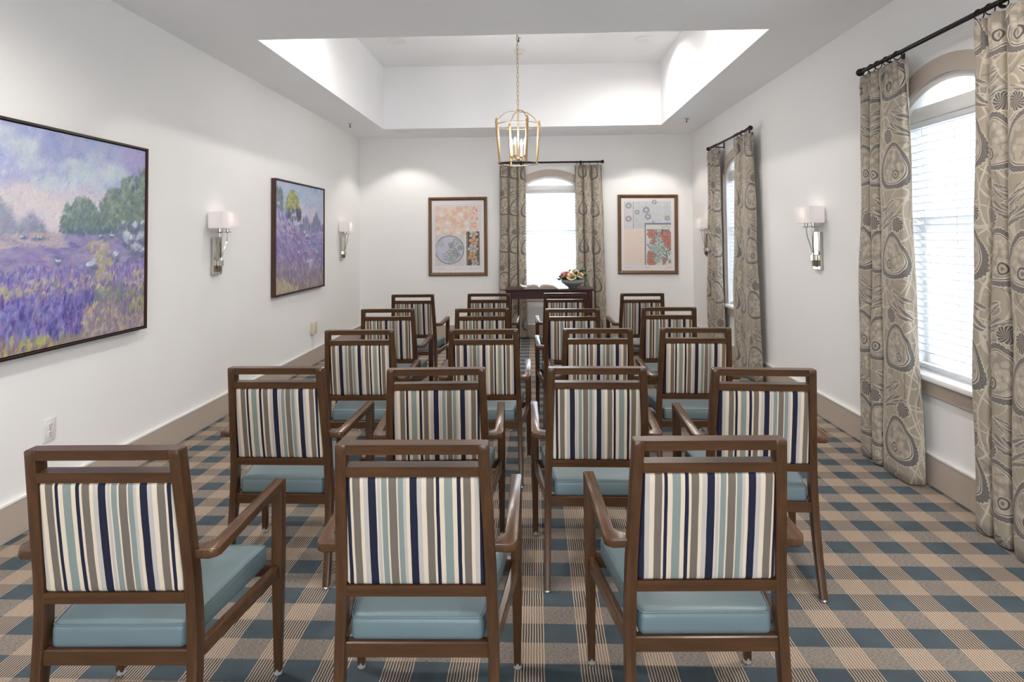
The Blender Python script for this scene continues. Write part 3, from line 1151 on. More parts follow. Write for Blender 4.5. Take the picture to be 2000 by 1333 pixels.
class Canvas:
    def __init__(s, W, H, seed):
        s.W, s.H = W, H
        s.a = np.zeros((H, W, 3))
        s.r = np.random.RandomState(seed)
        s.clip = (0, 1, 0, 1)

    def grad(s, stops):
        zs = np.linspace(0, 1, s.H)
        ks = [k for k, c in stops]
        for ch in range(3): s.a[:, :, ch] = np.interp(zs, ks, [c[ch] / 255.0 for k, c in stops])[:, None]

    def dab(s, x, z, L, Wd, ang, col, alpha=0.8, soft=0.5):
        px, pz = x * s.W, z * s.H
        L, Wd = L * s.H, max(0.7, Wd * s.H)
        R = int(max(L, Wd)) + 2
        x0, x1, z0, z1 = int(px) - R, int(px) + R, int(pz) - R, int(pz) + R
        k = s.clip
        x0, z0, x1, z1 = max(x0, int(k[0] * s.W)), max(z0, int(k[2] * s.H)), min(x1, int(k[1] * s.W)), min(z1, int(k[3] * s.H))
        if x1 <= x0 or z1 <= z0: return
        Z, X = np.mgrid[z0:z1, x0:x1]
        dx, dz = X - px, Z - pz
        p = dx * math.cos(ang) + dz * math.sin(ang)
        q = -dx * math.sin(ang) + dz * math.cos(ang)
        e = (p / L) ** 2 + (q / Wd) ** 2
        m = np.clip((1 - e) / soft, 0, 1) * alpha
        c = np.array(col) / 255.0
        s.a[z0:z1, x0:x1] = s.a[z0:z1, x0:x1] * (1 - m[..., None]) + c * m[..., None]

    def strokes(s, n, xr, zr, L, Wd, ang, cols, alpha=0.75, jit=12, soft=0.5, jang=0.3, cond=None, sort=False):
        R = s.r
        P = [(R.uniform(*xr), R.uniform(*zr)) for _ in range(n)]
        if sort: P.sort(key=lambda p: -p[1])
        for x, z in P:
            if cond and not cond(x, z): continue
            c = np.array(cols[R.randint(len(cols))], float) + R.normal(0, jit) * 0.6 + R.normal(0, jit * 0.5, 3)
            k = R.uniform(0.6, 1.35)
            s.dab(x, z, L * k, Wd * k, ang + R.normal(0, jang), np.clip(c, 0, 255), alpha, soft)


def broken(c, n, L, Wd, ang, jit, alpha=0.7):
    """broken colour: short strokes that pick up the paint under them"""
    R = c.r
    X, Zz, A, N = R.uniform(0, 1, n), R.uniform(0, 1, n), R.normal(0, 0.5, n), R.normal(0, jit, (n, 3)) * 0.5 + R.normal(0, jit, (n, 1))
    for i in range(n):
        px, pz = min(c.W - 1, int(X[i] * c.W)), min(c.H - 1, int(Zz[i] * c.H))
        k = 0.7 + 0.6 * ((i * 37) % 100) / 100.0
        c.dab(X[i] + R.normal(0, 0.006), Zz[i] + R.normal(0, 0.006), L * k, Wd * k, (ang(Zz[i]) if callable(ang) else ang) + A[i], np.clip(c.a[pz, px] * 255 + N[i], 0, 255), alpha, 0.6)


def puff(c, x, z, rx, rz, n, L, cols, alpha=0.4):
    R = c.r
    for i in range(n):
        a, q = R.uniform(0, 2 * PI), math.sqrt(R.uniform(0, 1))
        c.dab(x + rx * q * math.cos(a), z + rz * q * math.sin(a), L * R.uniform(0.6, 1.3), L * 0.6, R.normal(0.2, 0.5), cols[R.randint(len(cols))], alpha, 1.0)


def rock(c, x, z, w, h, a=0.3):
    R = c.r
    for k in range(7):
        c.dab(x + R.normal(0, 0.28) * w, z + R.normal(-0.1, 0.22) * h, w * R.uniform(0.5, 0.8), h * R.uniform(0.45, 0.7), a + R.normal(0, 0.4), [(128, 134, 162), (116, 122, 150), (140, 146, 172)][R.randint(3)], 0.85, 0.5)
    for k in range(4):
        c.dab(x + R.normal(0.1, 0.3) * w, z - h * R.uniform(0.3, 0.7), w * 0.5, h * 0.3, a + R.normal(0, 0.3), (98, 104, 136), 0.5, 0.8)
    for k in range(5):
        c.dab(x + R.normal(-0.12, 0.25) * w, z + h * R.uniform(0.15, 0.6), w * R.uniform(0.35, 0.6), h * R.uniform(0.2, 0.35), a + R.normal(0, 0.25), [(198, 204, 216), (184, 192, 208), (212, 214, 220)][R.randint(3)], 0.8, 0.6)


def painting_one():
    c = Canvas(410, 340, 3)
    c.grad([(0, (150, 140, 130)), (0.3, (128, 118, 160)), (0.5, (150, 142, 178)), (0.58, (208, 200, 208)), (0.72, (202, 200, 216)), (0.88, (158, 168, 208)), (1, (140, 156, 206))])
    c.strokes(500, (0, 1), (0.55, 1), 0.10, 0.04, 0.2, [(176, 178, 212), (164, 176, 212), (190, 188, 214), (150, 164, 206)], 0.35, 6, 1.0, 0.6, lambda x, z: z > 0.7)
    c.strokes(260, (0.0, 1), (0.55, 0.72), 0.09, 0.04, 0.0, [(212, 204, 210), (204, 198, 214), (218, 210, 210)], 0.35, 5, 1.0)
    # clouds
    wc = [(194, 206, 214), (206, 214, 220), (186, 202, 212)]
    for x, z, rx, rz in ((0.56, 0.83, 0.10, 0.05), (0.68, 0.86, 0.13, 0.07), (0.79, 0.84, 0.09, 0.05), (0.62, 0.79, 0.16, 0.04), (0.24, 0.92, 0.11, 0.05), (0.32, 0.87, 0.08, 0.06), (0.44, 0.76, 0.12, 0.03)): puff(c, x, z, rx, rz, 34, 0.045, wc, 0.28)
    c.strokes(60, (0.86, 1.0), (0.88, 1.0), 0.07, 0.04, -0.4, [(158, 158, 206), (168, 164, 208)], 0.5, 5, 1.0)
    # misty trees on the left
    c.strokes(260, (0.0, 0.46), (0.50, 0.66), 0.045, 0.03, 1.5, [(146, 150, 178), (132, 142, 168), (158, 158, 182), (140, 150, 160)], 0.5, 8, 0.9, 0.4, lambda x, z: z < 0.53 + 0.12 * max(0, 0.42 - x) / 0.3 + 0.03 * math.sin(x * 40))
    # middle and right tree masses
    def tree(xc, w, zt, zb, cols, dark, n):
        def inside(x, z):
            k = (z - zb) / (zt - zb)
            return abs(x - xc) < w * (0.95 - 0.75 * max(0, k) ** 3) + 0.012 * math.sin(z * 90 + x * 50)
        c.strokes(n, (xc - w, xc + w), (zb, zt - 0.02), 0.026, 0.014, 1.5, dark, 0.7, 8, 0.9, 0.35, inside)
        c.strokes(int(n * 1.6), (xc - w, xc + w), (zb + 0.05, zt), 0.017, 0.007, 1.45, cols, 0.45, 9, 0.9, 0.45, inside)
        hi = [tuple(min(255, q + 22) for q in k) for k in cols]
        c.strokes(int(n * 0.7), (xc - w, xc + w), ((zb + zt) / 2, zt), 0.013, 0.006, 1.4, hi, 0.5, 9, 0.8, 0.5, lambda x, z: inside(x, z) and math.sin(x * 60 + math.sin(z * 45) * 2) > 0.0)
    g1 = [(116, 134, 130), (128, 146, 132), (104, 122, 132), (140, 154, 142)]
    g2 = [(124, 144, 122), (142, 158, 130), (112, 132, 128), (152, 166, 140)]
    dk = [(98, 118, 132), (90, 110, 128), (106, 120, 140)]
    tree(0.60, 0.125, 0.70, 0.50, g1, dk, 420)
    tree(0.78, 0.10, 0.76, 0.50, g1 + g2, dk, 420)
    tree(0.88, 0.09, 0.84, 0.50, g2, dk, 420)
    tree(0.99, 0.10, 0.90, 0.50, g2, dk, 480)
    c.dab(0.42, 0.50, 0.06, 0.03, 0, (92, 112, 122), 0.8, 0.7)
    # field
    c.strokes(900, (0, 1), (0.30, 0.51), 0.05, 0.012, 0.0, [(150, 142, 186), (136, 130, 178), (164, 152, 188), (124, 120, 168), (176, 164, 186)], 0.6, 8, 0.8, 0.2)
    c.strokes(200, (0.62, 0.80), (0.28, 0.48), 0.022, 0.008, 0.8, [(190, 182, 150), (176, 172, 122), (204, 188, 160), (168, 164, 120)], 0.6, 8, 0.8, 0.4, lambda x, z: abs(x - (0.72 - (z - 0.36) * 0.25)) < 0.055)
    c.strokes(90, (0.0, 0.5), (0.46, 0.52), 0.05, 0.008, 0.0, [(196, 180, 178), (186, 172, 176)], 0.6, 6, 0.8, 0.1)
    for (x, z, w, h, a) in ((0.88, 0.49, 0.085, 0.065, -0.45), (0.97, 0.49, 0.06, 0.05, 0.5), (0.93, 0.56, 0.03, 0.045, 1.1), (0.99, 0.575, 0.035, 0.03, 0.3), (0.85, 0.575, 0.02, 0.035, 1.2),
                            (0.94, 0.435, 0.055, 0.05, 0.6), (1.0, 0.42, 0.05, 0.045, 0.2), (0.80, 0.40, 0.032, 0.038, 0.1), (0.64, 0.36, 0.062, 0.045, 0.05), (0.47, 0.385, 0.025, 0.018, 0),
                            (0.77, 0.51, 0.028, 0.018, 0), (0.70, 0.505, 0.026, 0.016, 0), (0.38, 0.50, 0.03, 0.014, 0), (0.30, 0.505, 0.022, 0.013, 0), (0.25, 0.345, 0.02, 0.012, 0), (0.99, 0.30, 0.03, 0.02, 0.1)):
        rock(c, x, z, w, h, a=a)
    # lavender, taller towards the viewer
    lav = [(112, 104, 172), (128, 118, 186), (96, 90, 158), (148, 138, 198), (140, 116, 170), (118, 122, 190)]
    c.strokes(1100, (0, 1), (0.20, 0.36), 0.022, 0.006, 1.45, lav + [(180, 168, 196), (176, 160, 170)], 0.75, 10, 0.6, 0.25, lambda x, z: abs(x - (0.72 - (z - 0.30) * 0.9)) > 0.05, True)
    c.strokes(230, (0.1, 1), (0.16, 0.31), 0.018, 0.008, 0.8, [(204, 192, 146), (196, 178, 160), (180, 182, 124), (214, 196, 176), (170, 150, 176)], 0.7, 8, 0.7, 0.6)
    c.strokes(60, (0.6, 0.85), (0.16, 0.24), 0.035, 0.014, 1.2, [(128, 136, 128), (116, 128, 124)], 0.45, 8, 0.9)
    c.strokes(1300, (0, 0.72), (0.0, 0.22), 0.034, 0.0075, 1.5, lav + [(86, 78, 146), (76, 72, 136), (158, 146, 200)], 0.8, 10, 0.55, 0.25, lambda x, z: z > 0.05 + 0.10 * max(0, 0.25 - x) and x < 0.62 + 0.2 * z, True)
    c.strokes(520, (0.60, 1), (0.0, 0.17), 0.022, 0.008, 1.2, [(196, 176, 146), (180, 162, 140), (150, 138, 150), (132, 120, 160), (206, 186, 150), (140, 132, 170)], 0.7, 8, 0.7, 0.5)
    c.strokes(170, (0.84, 1), (0.08, 0.22), 0.024, 0.007, 1.4, [(172, 174, 112), (156, 156, 122), (108, 104, 150), (120, 112, 160)], 0.7, 8, 0.6)
    c.strokes(300, (0, 0.45), (0.0, 0.10), 0.022, 0.009, 1.3, [(182, 178, 112), (160, 154, 108), (130, 110, 120), (198, 190, 136), (120, 108, 150)], 0.7, 10, 0.7, 0.4, lambda x, z: z < 0.11 - 0.16 * x)
    c.strokes(40, (0.2, 0.5), (0.06, 0.2), 0.022, 0.010, 1.3, [(150, 168, 206), (140, 150, 200)], 0.35, 8, 0.9)
    broken(c, 9000, 0.012, 0.0045, lambda z: 1.4 if z < 0.36 else (0.1 if z < 0.5 else 0.8), 7, 0.6)
    return c.a


def painting_two():
    c = Canvas(300, 250, 5)
    c.grad([(0, (130, 116, 110)), (0.3, (132, 120, 160)), (0.5, (146, 138, 182)), (0.6, (198, 190, 208)), (0.8, (182, 188, 214)), (1, (134, 174, 206))])
    c.strokes(350, (0, 1), (0.62, 1), 0.08, 0.04, 0.2, [(150, 184, 210), (170, 186, 214), (186, 190, 214), (196, 192, 210)], 0.4, 6, 1.0, 0.5)
    c.strokes(120, (0.4, 0.85), (0.62, 0.78), 0.06, 0.035, 0.2, [(206, 198, 208), (198, 192, 210)], 0.5, 5, 1.0)
    c.strokes(420, (0.45, 1), (0.54, 0.76), 0.04, 0.014, 1.5, [(116, 118, 156), (106, 110, 150), (126, 128, 164), (136, 138, 172)], 0.6, 8, 0.7, 0.25, lambda x, z: z < 0.66 + 0.035 * math.sin(x * 25) + 0.06 * math.exp(-((x - 0.83) / 0.05) ** 2))
    c.strokes(260, (0.5, 1), (0.36, 0.56), 0.08, 0.008, -0.05, [(150, 146, 190), (132, 130, 182), (172, 164, 196), (116, 116, 168)], 0.7, 7, 0.8, 0.1)
    sl = lambda x: 0.84 - 0.62 * x
    c.strokes(900, (0, 0.8), (0.2, 0.85), 0.05, 0.010, -0.6, [(146, 134, 184), (130, 120, 174), (164, 150, 192), (112, 104, 158), (178, 160, 186)], 0.7, 9, 0.7, 0.25, lambda x, z: z < sl(x))
    # tree on the slope
    ins = lambda x, z: ((x - 0.31) / 0.13) ** 2 + ((z - 0.79) / 0.14) ** 2 < 1
    c.strokes(260, (0.15, 0.45), (0.66, 0.92), 0.026, 0.014, 1.5, [(92, 98, 110), (84, 86, 106), (106, 112, 110)], 0.8, 8, 0.7, 0.3, ins)
    c.strokes(520, (0.15, 0.45), (0.76, 0.93), 0.018, 0.008, 1.4, [(188, 188, 104), (166, 172, 98), (200, 198, 128), (140, 150, 100)], 0.55, 10, 0.7, 0.4, ins)
    c.strokes(60, (0, 0.12), (0.76, 0.92), 0.04, 0.02, 1.4, [(108, 124, 132), (120, 134, 138)], 0.7, 8, 0.7)
    c.strokes(50, (0.4, 0.48), (0.66, 0.76), 0.03, 0.015, 1.4, [(80, 82, 110)], 0.7, 8, 0.7)
    for (x, z, w, h, a) in ((0.45, 0.62, 0.05, 0.035, -0.8), (0.55, 0.54, 0.05, 0.028, -0.6), (0.61, 0.51, 0.055, 0.03, -0.7), (0.67, 0.44, 0.035, 0.025, -0.8), (0.28, 0.74, 0.03, 0.018, 0.2), (0.30, 0.50, 0.03, 0.03, 0),
                            (0.44, 0.44, 0.022, 0.03, 0), (0.43, 0.35, 0.022, 0.03, 0), (0.84, 0.34, 0.045, 0.035, 0.1), (0.91, 0.26, 0.03, 0.03, 0), (0.70, 0.23, 0.10, 0.07, 0.1), (0.80, 0.20, 0.035, 0.03, 0), (0.05, 0.79, 0.05, 0.02, -0.4)):
        rock(c, x, z, w, h, a=a)
    c.strokes(700, (0, 1), (0.0, 0.30), 0.04, 0.008, 1.4, [(136, 120, 150), (158, 148, 140), (120, 112, 140), (172, 164, 150), (150, 130, 150), (128, 120, 110)], 0.7, 10, 0.6, 0.35, lambda x, z: z < 0.30 - 0.1 * x, True)
    c.strokes(200, (0, 0.4), (0.0, 0.14), 0.035, 0.012, 1.3, [(200, 186, 146), (188, 174, 136), (168, 150, 132)], 0.6, 10, 0.6, 0.4, lambda x, z: z < 0.15 - 0.3 * x)
    c.strokes(200, (0.1, 1), (0.10, 0.26), 0.03, 0.006, 1.5, [(186, 180, 200), (164, 156, 196), (120, 108, 160)], 0.7, 10, 0.6, 0.3)
    broken(c, 6000, 0.014, 0.005, lambda z: 1.4 if z < 0.3 else 0.3, 7, 0.6)
    return c.a


def wall_painting(name, label, y0, y1, z0, z1, art):
    """framed canvas on the left wall; local x runs along +Y, front faces the room"""
    t = thing(name, label, 'painting', (XL, (y0 + y1) / 2, (z0 + z1) / 2), -PI / 2 + PI)
    t.rotation_euler = (0, 0, PI / 2)          # local x -> +Y, local -y -> +X
    w, h = y1 - y0, z1 - z0
    b = bmesh.new()
    for x0, x1, a0, a1 in ((-w / 2, w / 2, h / 2 - 0.012, h / 2), (-w / 2, w / 2, -h / 2, -h / 2 + 0.012), (-w / 2, -w / 2 + 0.012, -h / 2 + 0.012, h / 2 - 0.012), (w / 2 - 0.012, w / 2, -h / 2 + 0.012, h / 2 - 0.012)):
        box(b, x0, x1, -0.046, -0.001, a0, a1, 0.001, 1)
    fr = obj('frame', b, FRAMEB, t)
    b = bmesh.new()
    for x0, x1, a0, a1 in ((-w / 2, w / 2, h / 2 - 0.010, h / 2), (-w / 2, w / 2, -h / 2, -h / 2 + 0.010), (-w / 2, -w / 2 + 0.010, -h / 2 + 0.01, h / 2 - 0.01), (w / 2 - 0.010, w / 2, -h / 2 + 0.01, h / 2 - 0.01)):
        box(b, x0, x1, -0.0475, -0.0461, a0, a1)
    box(b, -w / 2 + 0.012, w / 2 - 0.012, -0.014, -0.004, -h / 2 + 0.012, h / 2 - 0.012)
    obj('frame_lip', b, FRAMEK, t)
    cw, chh = w - 0.036, h - 0.036
    bx = bmesh.new(); box(bx, -cw / 2, cw / 2, -0.0375, -0.014, -chh / 2, chh / 2)
    cv = obj('canvas', bx, PAPERW, t)
    grid_mesh('painted_surface', art, cw, chh, OIL, cv, y=-0.038)
    return t


wall_painting('landscape_painting', 'large oil painting of lavender field, trees and rocks, left wall nearest the viewer', 2.43, 3.780, 0.850, 1.977, painting_one())
wall_painting('landscape_painting', 'oil painting of purple hillside with one yellow-green tree, between the two left wall sconces', 5.692, 7.038, 0.850, 1.977, painting_two())


# framed prints on the end wall (plain floral ornament)
def blossom(c, x, z, r, petals, core, line=None, n=5, rot=0.0, alpha=0.9):
    asp = c.H / c.W
    for k in range(n):
        a = rot + 2 * PI * k / n
        px, pz = x + r * 0.55 * math.cos(a) * asp, z + r * 0.55 * math.sin(a)
        if line: c.dab(px, pz, r * 0.62, r * 0.48, a, line, alpha, 0.3)
        c.dab(px, pz, r * 0.53, r * 0.38, a, petals, alpha, 0.4)
    c.dab(x, z, r * 0.22, r * 0.22, 0, core, alpha, 0.4)


def rect(c, x0, x1, z0, z1, col, alpha=1.0):
    a, b_, d, e = int(x0 * c.W), int(x1 * c.W), int(z0 * c.H), int(z1 * c.H)
    c.a[d:e, a:b_] = c.a[d:e, a:b_] * (1 - alpha) + np.array(col) / 255.0 * alpha


def leafline(c, x, z, L, a, col):
    for k in range(5):
        c.dab(x + L * k / 5 * math.cos(a) * c.H / c.W, z + L * k / 5 * math.sin(a), L * 0.16, L * 0.05, a + (0.7 if k % 2 else -0.7), col, 0.85, 0.4)


def print_one():
    c = Canvas(200, 280, 9)
    R = c.r
    c.a[:] = np.array((226, 220, 222)) / 255.0
    rect(c, 0.05, 0.95, 0.09, 0.94, (214, 208, 212))
    rect(c, 0.07, 0.88, 0.52, 0.92, (226, 204, 184))
    c.clip = (0.07, 0.735, 0.52, 0.92)
    for i in range(70):
        x, z = R.uniform(0.09, 0.70), R.uniform(0.53, 0.91)
        blossom(c, x, z, R.uniform(0.02, 0.038), [(226, 202, 180), (232, 212, 194), (220, 188, 160), (222, 184, 170)][R.randint(4)], (200, 140, 112), (208, 166, 134), 5, R.uniform(0, 6))
    for x, z in ((0.18, 0.80), (0.30, 0.68), (0.55, 0.80), (0.66, 0.68), (0.28, 0.58), (0.50, 0.55), (0.68, 0.60), (0.13, 0.55)):
        c.dab(x, z, 0.052, 0.045, 0, (216, 206, 204), 0.9, 0.3)
        c.dab(x, z, 0.026, 0.022, 0, (232, 222, 218), 0.9, 0.4)
    c.clip = (0.75, 0.88, 0.54, 0.92)
    rect(c, 0.735, 0.745, 0.54, 0.92, (196, 160, 130))
    rect(c, 0.75, 0.88, 0.54, 0.92, (224, 196, 182))
    for i in range(60): c.dab(R.uniform(0.76, 0.88), R.uniform(0.55, 0.91), 0.014, 0.006, R.uniform(0, 3), [(206, 140, 110), (196, 120, 104), (232, 214, 200)][R.randint(3)], 0.9, 0.4)
    c.clip = (0.07, 0.63, 0.10, 0.515)
    rect(c, 0.07, 0.62, 0.10, 0.515, (206, 200, 198))
    for i in range(160): c.dab(R.uniform(0.07, 0.64), R.uniform(0.10, 0.51), 0.010, 0.004, R.uniform(0, 3), (168, 162, 164), 0.7, 0.5)
    Z, X = np.mgrid[0:c.H, 0:c.W]
    d = np.hypot((X / c.W - 0.335) * c.W, (Z / c.H - 0.315) * c.H) / c.H
    inside = (X > 0.07 * c.W)
    for r0, r1, col in ((0.0, 0.197, (184, 188, 208)), (0.190, 0.198, (60, 60, 66)), (0.178, 0.182, (120, 122, 132))):
        mk_ = (d >= r0) & (d < r1) & inside
        c.a[mk_] = np.array(col) / 255.0
    for i in range(26):
        x, z = R.uniform(0.26, 0.56), R.uniform(0.17, 0.44)
        if math.hypot((x - 0.335) * c.W, (z - 0.315) * c.H) / c.H > 0.15 or x < 0.25 + (z - 0.2) * 0.3: continue
        blossom(c, x, z, R.uniform(0.03, 0.05), [(176, 186, 186), (198, 204, 204), (150, 162, 162)][R.randint(3)], (110, 118, 120), (84, 90, 94), 4, R.uniform(0, 6))
    for i in range(5): blossom(c, R.uniform(0.10, 0.2), R.uniform(0.38, 0.45), 0.03, (206, 208, 214), (110, 116, 124), (90, 96, 104), 4, i)
    c.clip = (0.688, 0.888, 0.10, 0.57)
    rect(c, 0.65, 0.92, 0.10, 0.575, (232, 226, 220))
    rect(c, 0.66, 0.91, 0.10, 0.57, (56, 50, 46))
    rect(c, 0.675, 0.685, 0.10, 0.57, (150, 140, 120)); rect(c, 0.89, 0.898, 0.10, 0.57, (150, 140, 120))
    for i in range(70): leafline(c, R.uniform(0.70, 0.86), R.uniform(0.12, 0.55), 0.05, R.uniform(0, 6), [(120, 112, 92), (96, 88, 74), (146, 140, 120)][R.randint(3)])
    blossom(c, 0.79, 0.53, 0.06, (206, 198, 186), (120, 110, 100), (80, 70, 64))
    blossom(c, 0.80, 0.43, 0.068, (208, 162, 122), (160, 104, 72), (110, 62, 40), 5, 0.4)
    blossom(c, 0.78, 0.325, 0.07, (196, 188, 180), (130, 122, 116), (80, 74, 70), 6)
    blossom(c, 0.77, 0.22, 0.062, (202, 152, 108), (152, 98, 68), (110, 62, 40), 5, 1.0)
    blossom(c, 0.82, 0.13, 0.055, (190, 182, 172), (110, 104, 98), (74, 70, 66))
    c.clip = (0, 1, 0, 1)
    broken(c, 2500, 0.006, 0.003, 0.5, 6, 0.35)
    for x0, x1 in ((0.07, 0.24), (0.43, 0.58), (0.70, 0.92)): rect(c, x0, x1, 0.055, 0.061, (186, 180, 184))
    return c.a


def print_two():
    c = Canvas(200, 280, 10)
    R = c.r
    c.a[:] = np.array((230, 222, 222)) / 255.0
    rect(c, 0.06, 0.94, 0.08, 0.96, (224, 214, 214))
    rect(c, 0.07, 0.93, 0.58, 0.95, (196, 200, 206))
    rect(c, 0.07, 0.225, 0.57, 0.95, (206, 206, 210)); rect(c, 0.07, 0.077, 0.57, 0.95, (120, 124, 132)); rect(c, 0.225, 0.236, 0.57, 0.95, (120, 124, 132))
    for i in range(240): c.dab(R.uniform(0.24, 0.93), R.uniform(0.59, 0.94), 0.012, 0.005, R.uniform(0, 3), [(178, 186, 194), (212, 214, 216), (168, 176, 186)][R.randint(3)], 0.8, 0.5)
    def burst(x, z, r, n=9):
        for k in range(n):
            a = 2 * PI * k / n + 0.3
            c.dab(x + r * 0.7 * math.cos(a) * c.H / c.W, z + r * 0.7 * math.sin(a), r * 0.42, r * 0.17, a + 0.35, (84, 84, 94), 0.8, 0.4)
    for x, z, r in ((0.14, 0.89, 0.045), (0.14, 0.71, 0.045), (0.47, 0.83, 0.05), (0.30, 0.80, 0.035), (0.50, 0.74, 0.045), (0.62, 0.94, 0.035), (0.86, 0.72, 0.035), (0.60, 0.665, 0.02)): burst(x, z, r)
    c.dab(0.35, 0.665, 0.022, 0.022, 0, (206, 200, 140), 0.9, 0.4)
    rect(c, 0.77, 0.785, 0.60, 0.95, (212, 214, 218))
    rect(c, 0.07, 0.42, 0.10, 0.56, (232, 212, 198))
    for i in range(26): c.dab(R.uniform(0.09, 0.40), R.uniform(0.12, 0.54), 0.03, 0.002, [0, PI / 2][R.randint(2)], (216, 194, 180), 0.8, 0.5)
    rect(c, 0.44, 0.93, 0.08, 0.655, (226, 218, 210)); rect(c, 0.44, 0.93, 0.635, 0.655, (92, 100, 140)); rect(c, 0.44, 0.468, 0.08, 0.64, (104, 116, 134))
    rect(c, 0.48, 0.93, 0.08, 0.63, (214, 212, 204))
    rect(c, 0.74, 0.93, 0.50, 0.57, (112, 84, 104)); rect(c, 0.78, 0.93, 0.525, 0.545, (232, 206, 190)); rect(c, 0.48, 0.68, 0.545, 0.57, (128, 96, 120))
    for k in range(4): c.dab(0.77 + 0.045 * k, 0.60, 0.03, 0.003, 0.9 if k % 2 else -0.9, (120, 96, 96), 0.9, 0.5)
    c.clip = (0.48, 0.93, 0.08, 0.57)
    for i in range(110):
        x, z = R.uniform(0.49, 0.92), R.uniform(0.09, 0.56)
        c.dab(x, z, R.uniform(0.025, 0.045), 0.016, R.uniform(0, 3), (84, 98, 100), 0.85, 0.25)
        c.dab(x, z, R.uniform(0.02, 0.035), 0.011, R.uniform(0, 3), [(156, 172, 164), (186, 196, 188), (130, 150, 142), (222, 222, 214)][R.randint(4)], 0.95, 0.3)
    for x, z, r in ((0.57, 0.50, 0.06), (0.83, 0.46, 0.085), (0.88, 0.37, 0.06), (0.55, 0.22, 0.045), (0.56, 0.13, 0.065), (0.60, 0.40, 0.025), (0.80, 0.14, 0.03)):
        blossom(c, x, z, r, (192, 116, 96), (150, 78, 66), (118, 76, 72), 6, R.uniform(0, 3))
    for x, z, r in ((0.70, 0.42, 0.05), (0.70, 0.27, 0.065), (0.67, 0.15, 0.045), (0.60, 0.31, 0.045)): blossom(c, x, z, r, (178, 194, 188), (124, 142, 138), (92, 106, 108), 6, R.uniform(0, 3))
    c.clip = (0, 1, 0, 1)
    broken(c, 2500, 0.006, 0.003, 0.5, 5, 0.35)
    for x0, x1 in ((0.06, 0.20), (0.44, 0.56), (0.84, 0.94)): rect(c, x0, x1, 0.045, 0.050, (190, 182, 184))
    return c.a


def framed_print(label, x0, x1, z0, z1, art, tilt=0.0):
    t = thing('framed_print', label, 'framed print', ((x0 + x1) / 2, YB, (z0 + z1) / 2), 0, 'framed ornamental prints')
    t.rotation_euler = (0, tilt, 0)
    w, h, f = x1 - x0, z1 - z0, 0.048
    prof = [(0.0, -0.002), (0.0, -0.022), (0.010, -0.030), (0.022, -0.030), (0.030, -0.022), (0.040, -0.020), (0.048, -0.014), (0.048, -0.002)]
    # four mitred mouldings
    for (ax, az, L, ang) in ((0, h / 2, w, 0), (0, -h / 2, w, PI), (-w / 2, 0, h, PI / 2), (w / 2, 0, h, -PI / 2)):
        b = bmesh.new()
        R0 = [(-L / 2 + d, y, -d) for d, y in prof]
        R1 = [(L / 2 - d, y, -d) for d, y in prof]
        loft(b, [R0, R1])
        m = Matrix.Translation((ax, 0, az)) @ Matrix.Rotation(-ang, 4, 'Y')
        bmesh.ops.transform(b, matrix=m, verts=b.verts)
        obj('moulding', b, BRASSW, t)
    bm_ = boxo(-w / 2 + 0.04, w / 2 - 0.04, -0.010, -0.003, -h / 2 + 0.04, h / 2 - 0.04); mt = obj('mat_board', bm_, PAPERW, t)
    grid_mesh('print', art, w - 2 * f + 0.004, h - 2 * f + 0.004, PRINT, mt, y=-0.0108)
    return t


pale_blend = lambda a: a * 0.78 + np.array((0.85, 0.83, 0.815)) * 0.22      # inks blended towards a pale grey
framed_print('framed print with peach blossoms and a blue-grey roundel, left of the end wall window', -1.500, -0.668, 0.858, 1.968, pale_blend(print_one()))
framed_print('framed print with red poppies and grey leaf panels, right of the end wall window', 1.155, 1.985, 0.866, 1.972, pale_blend(print_two()), 0.010)


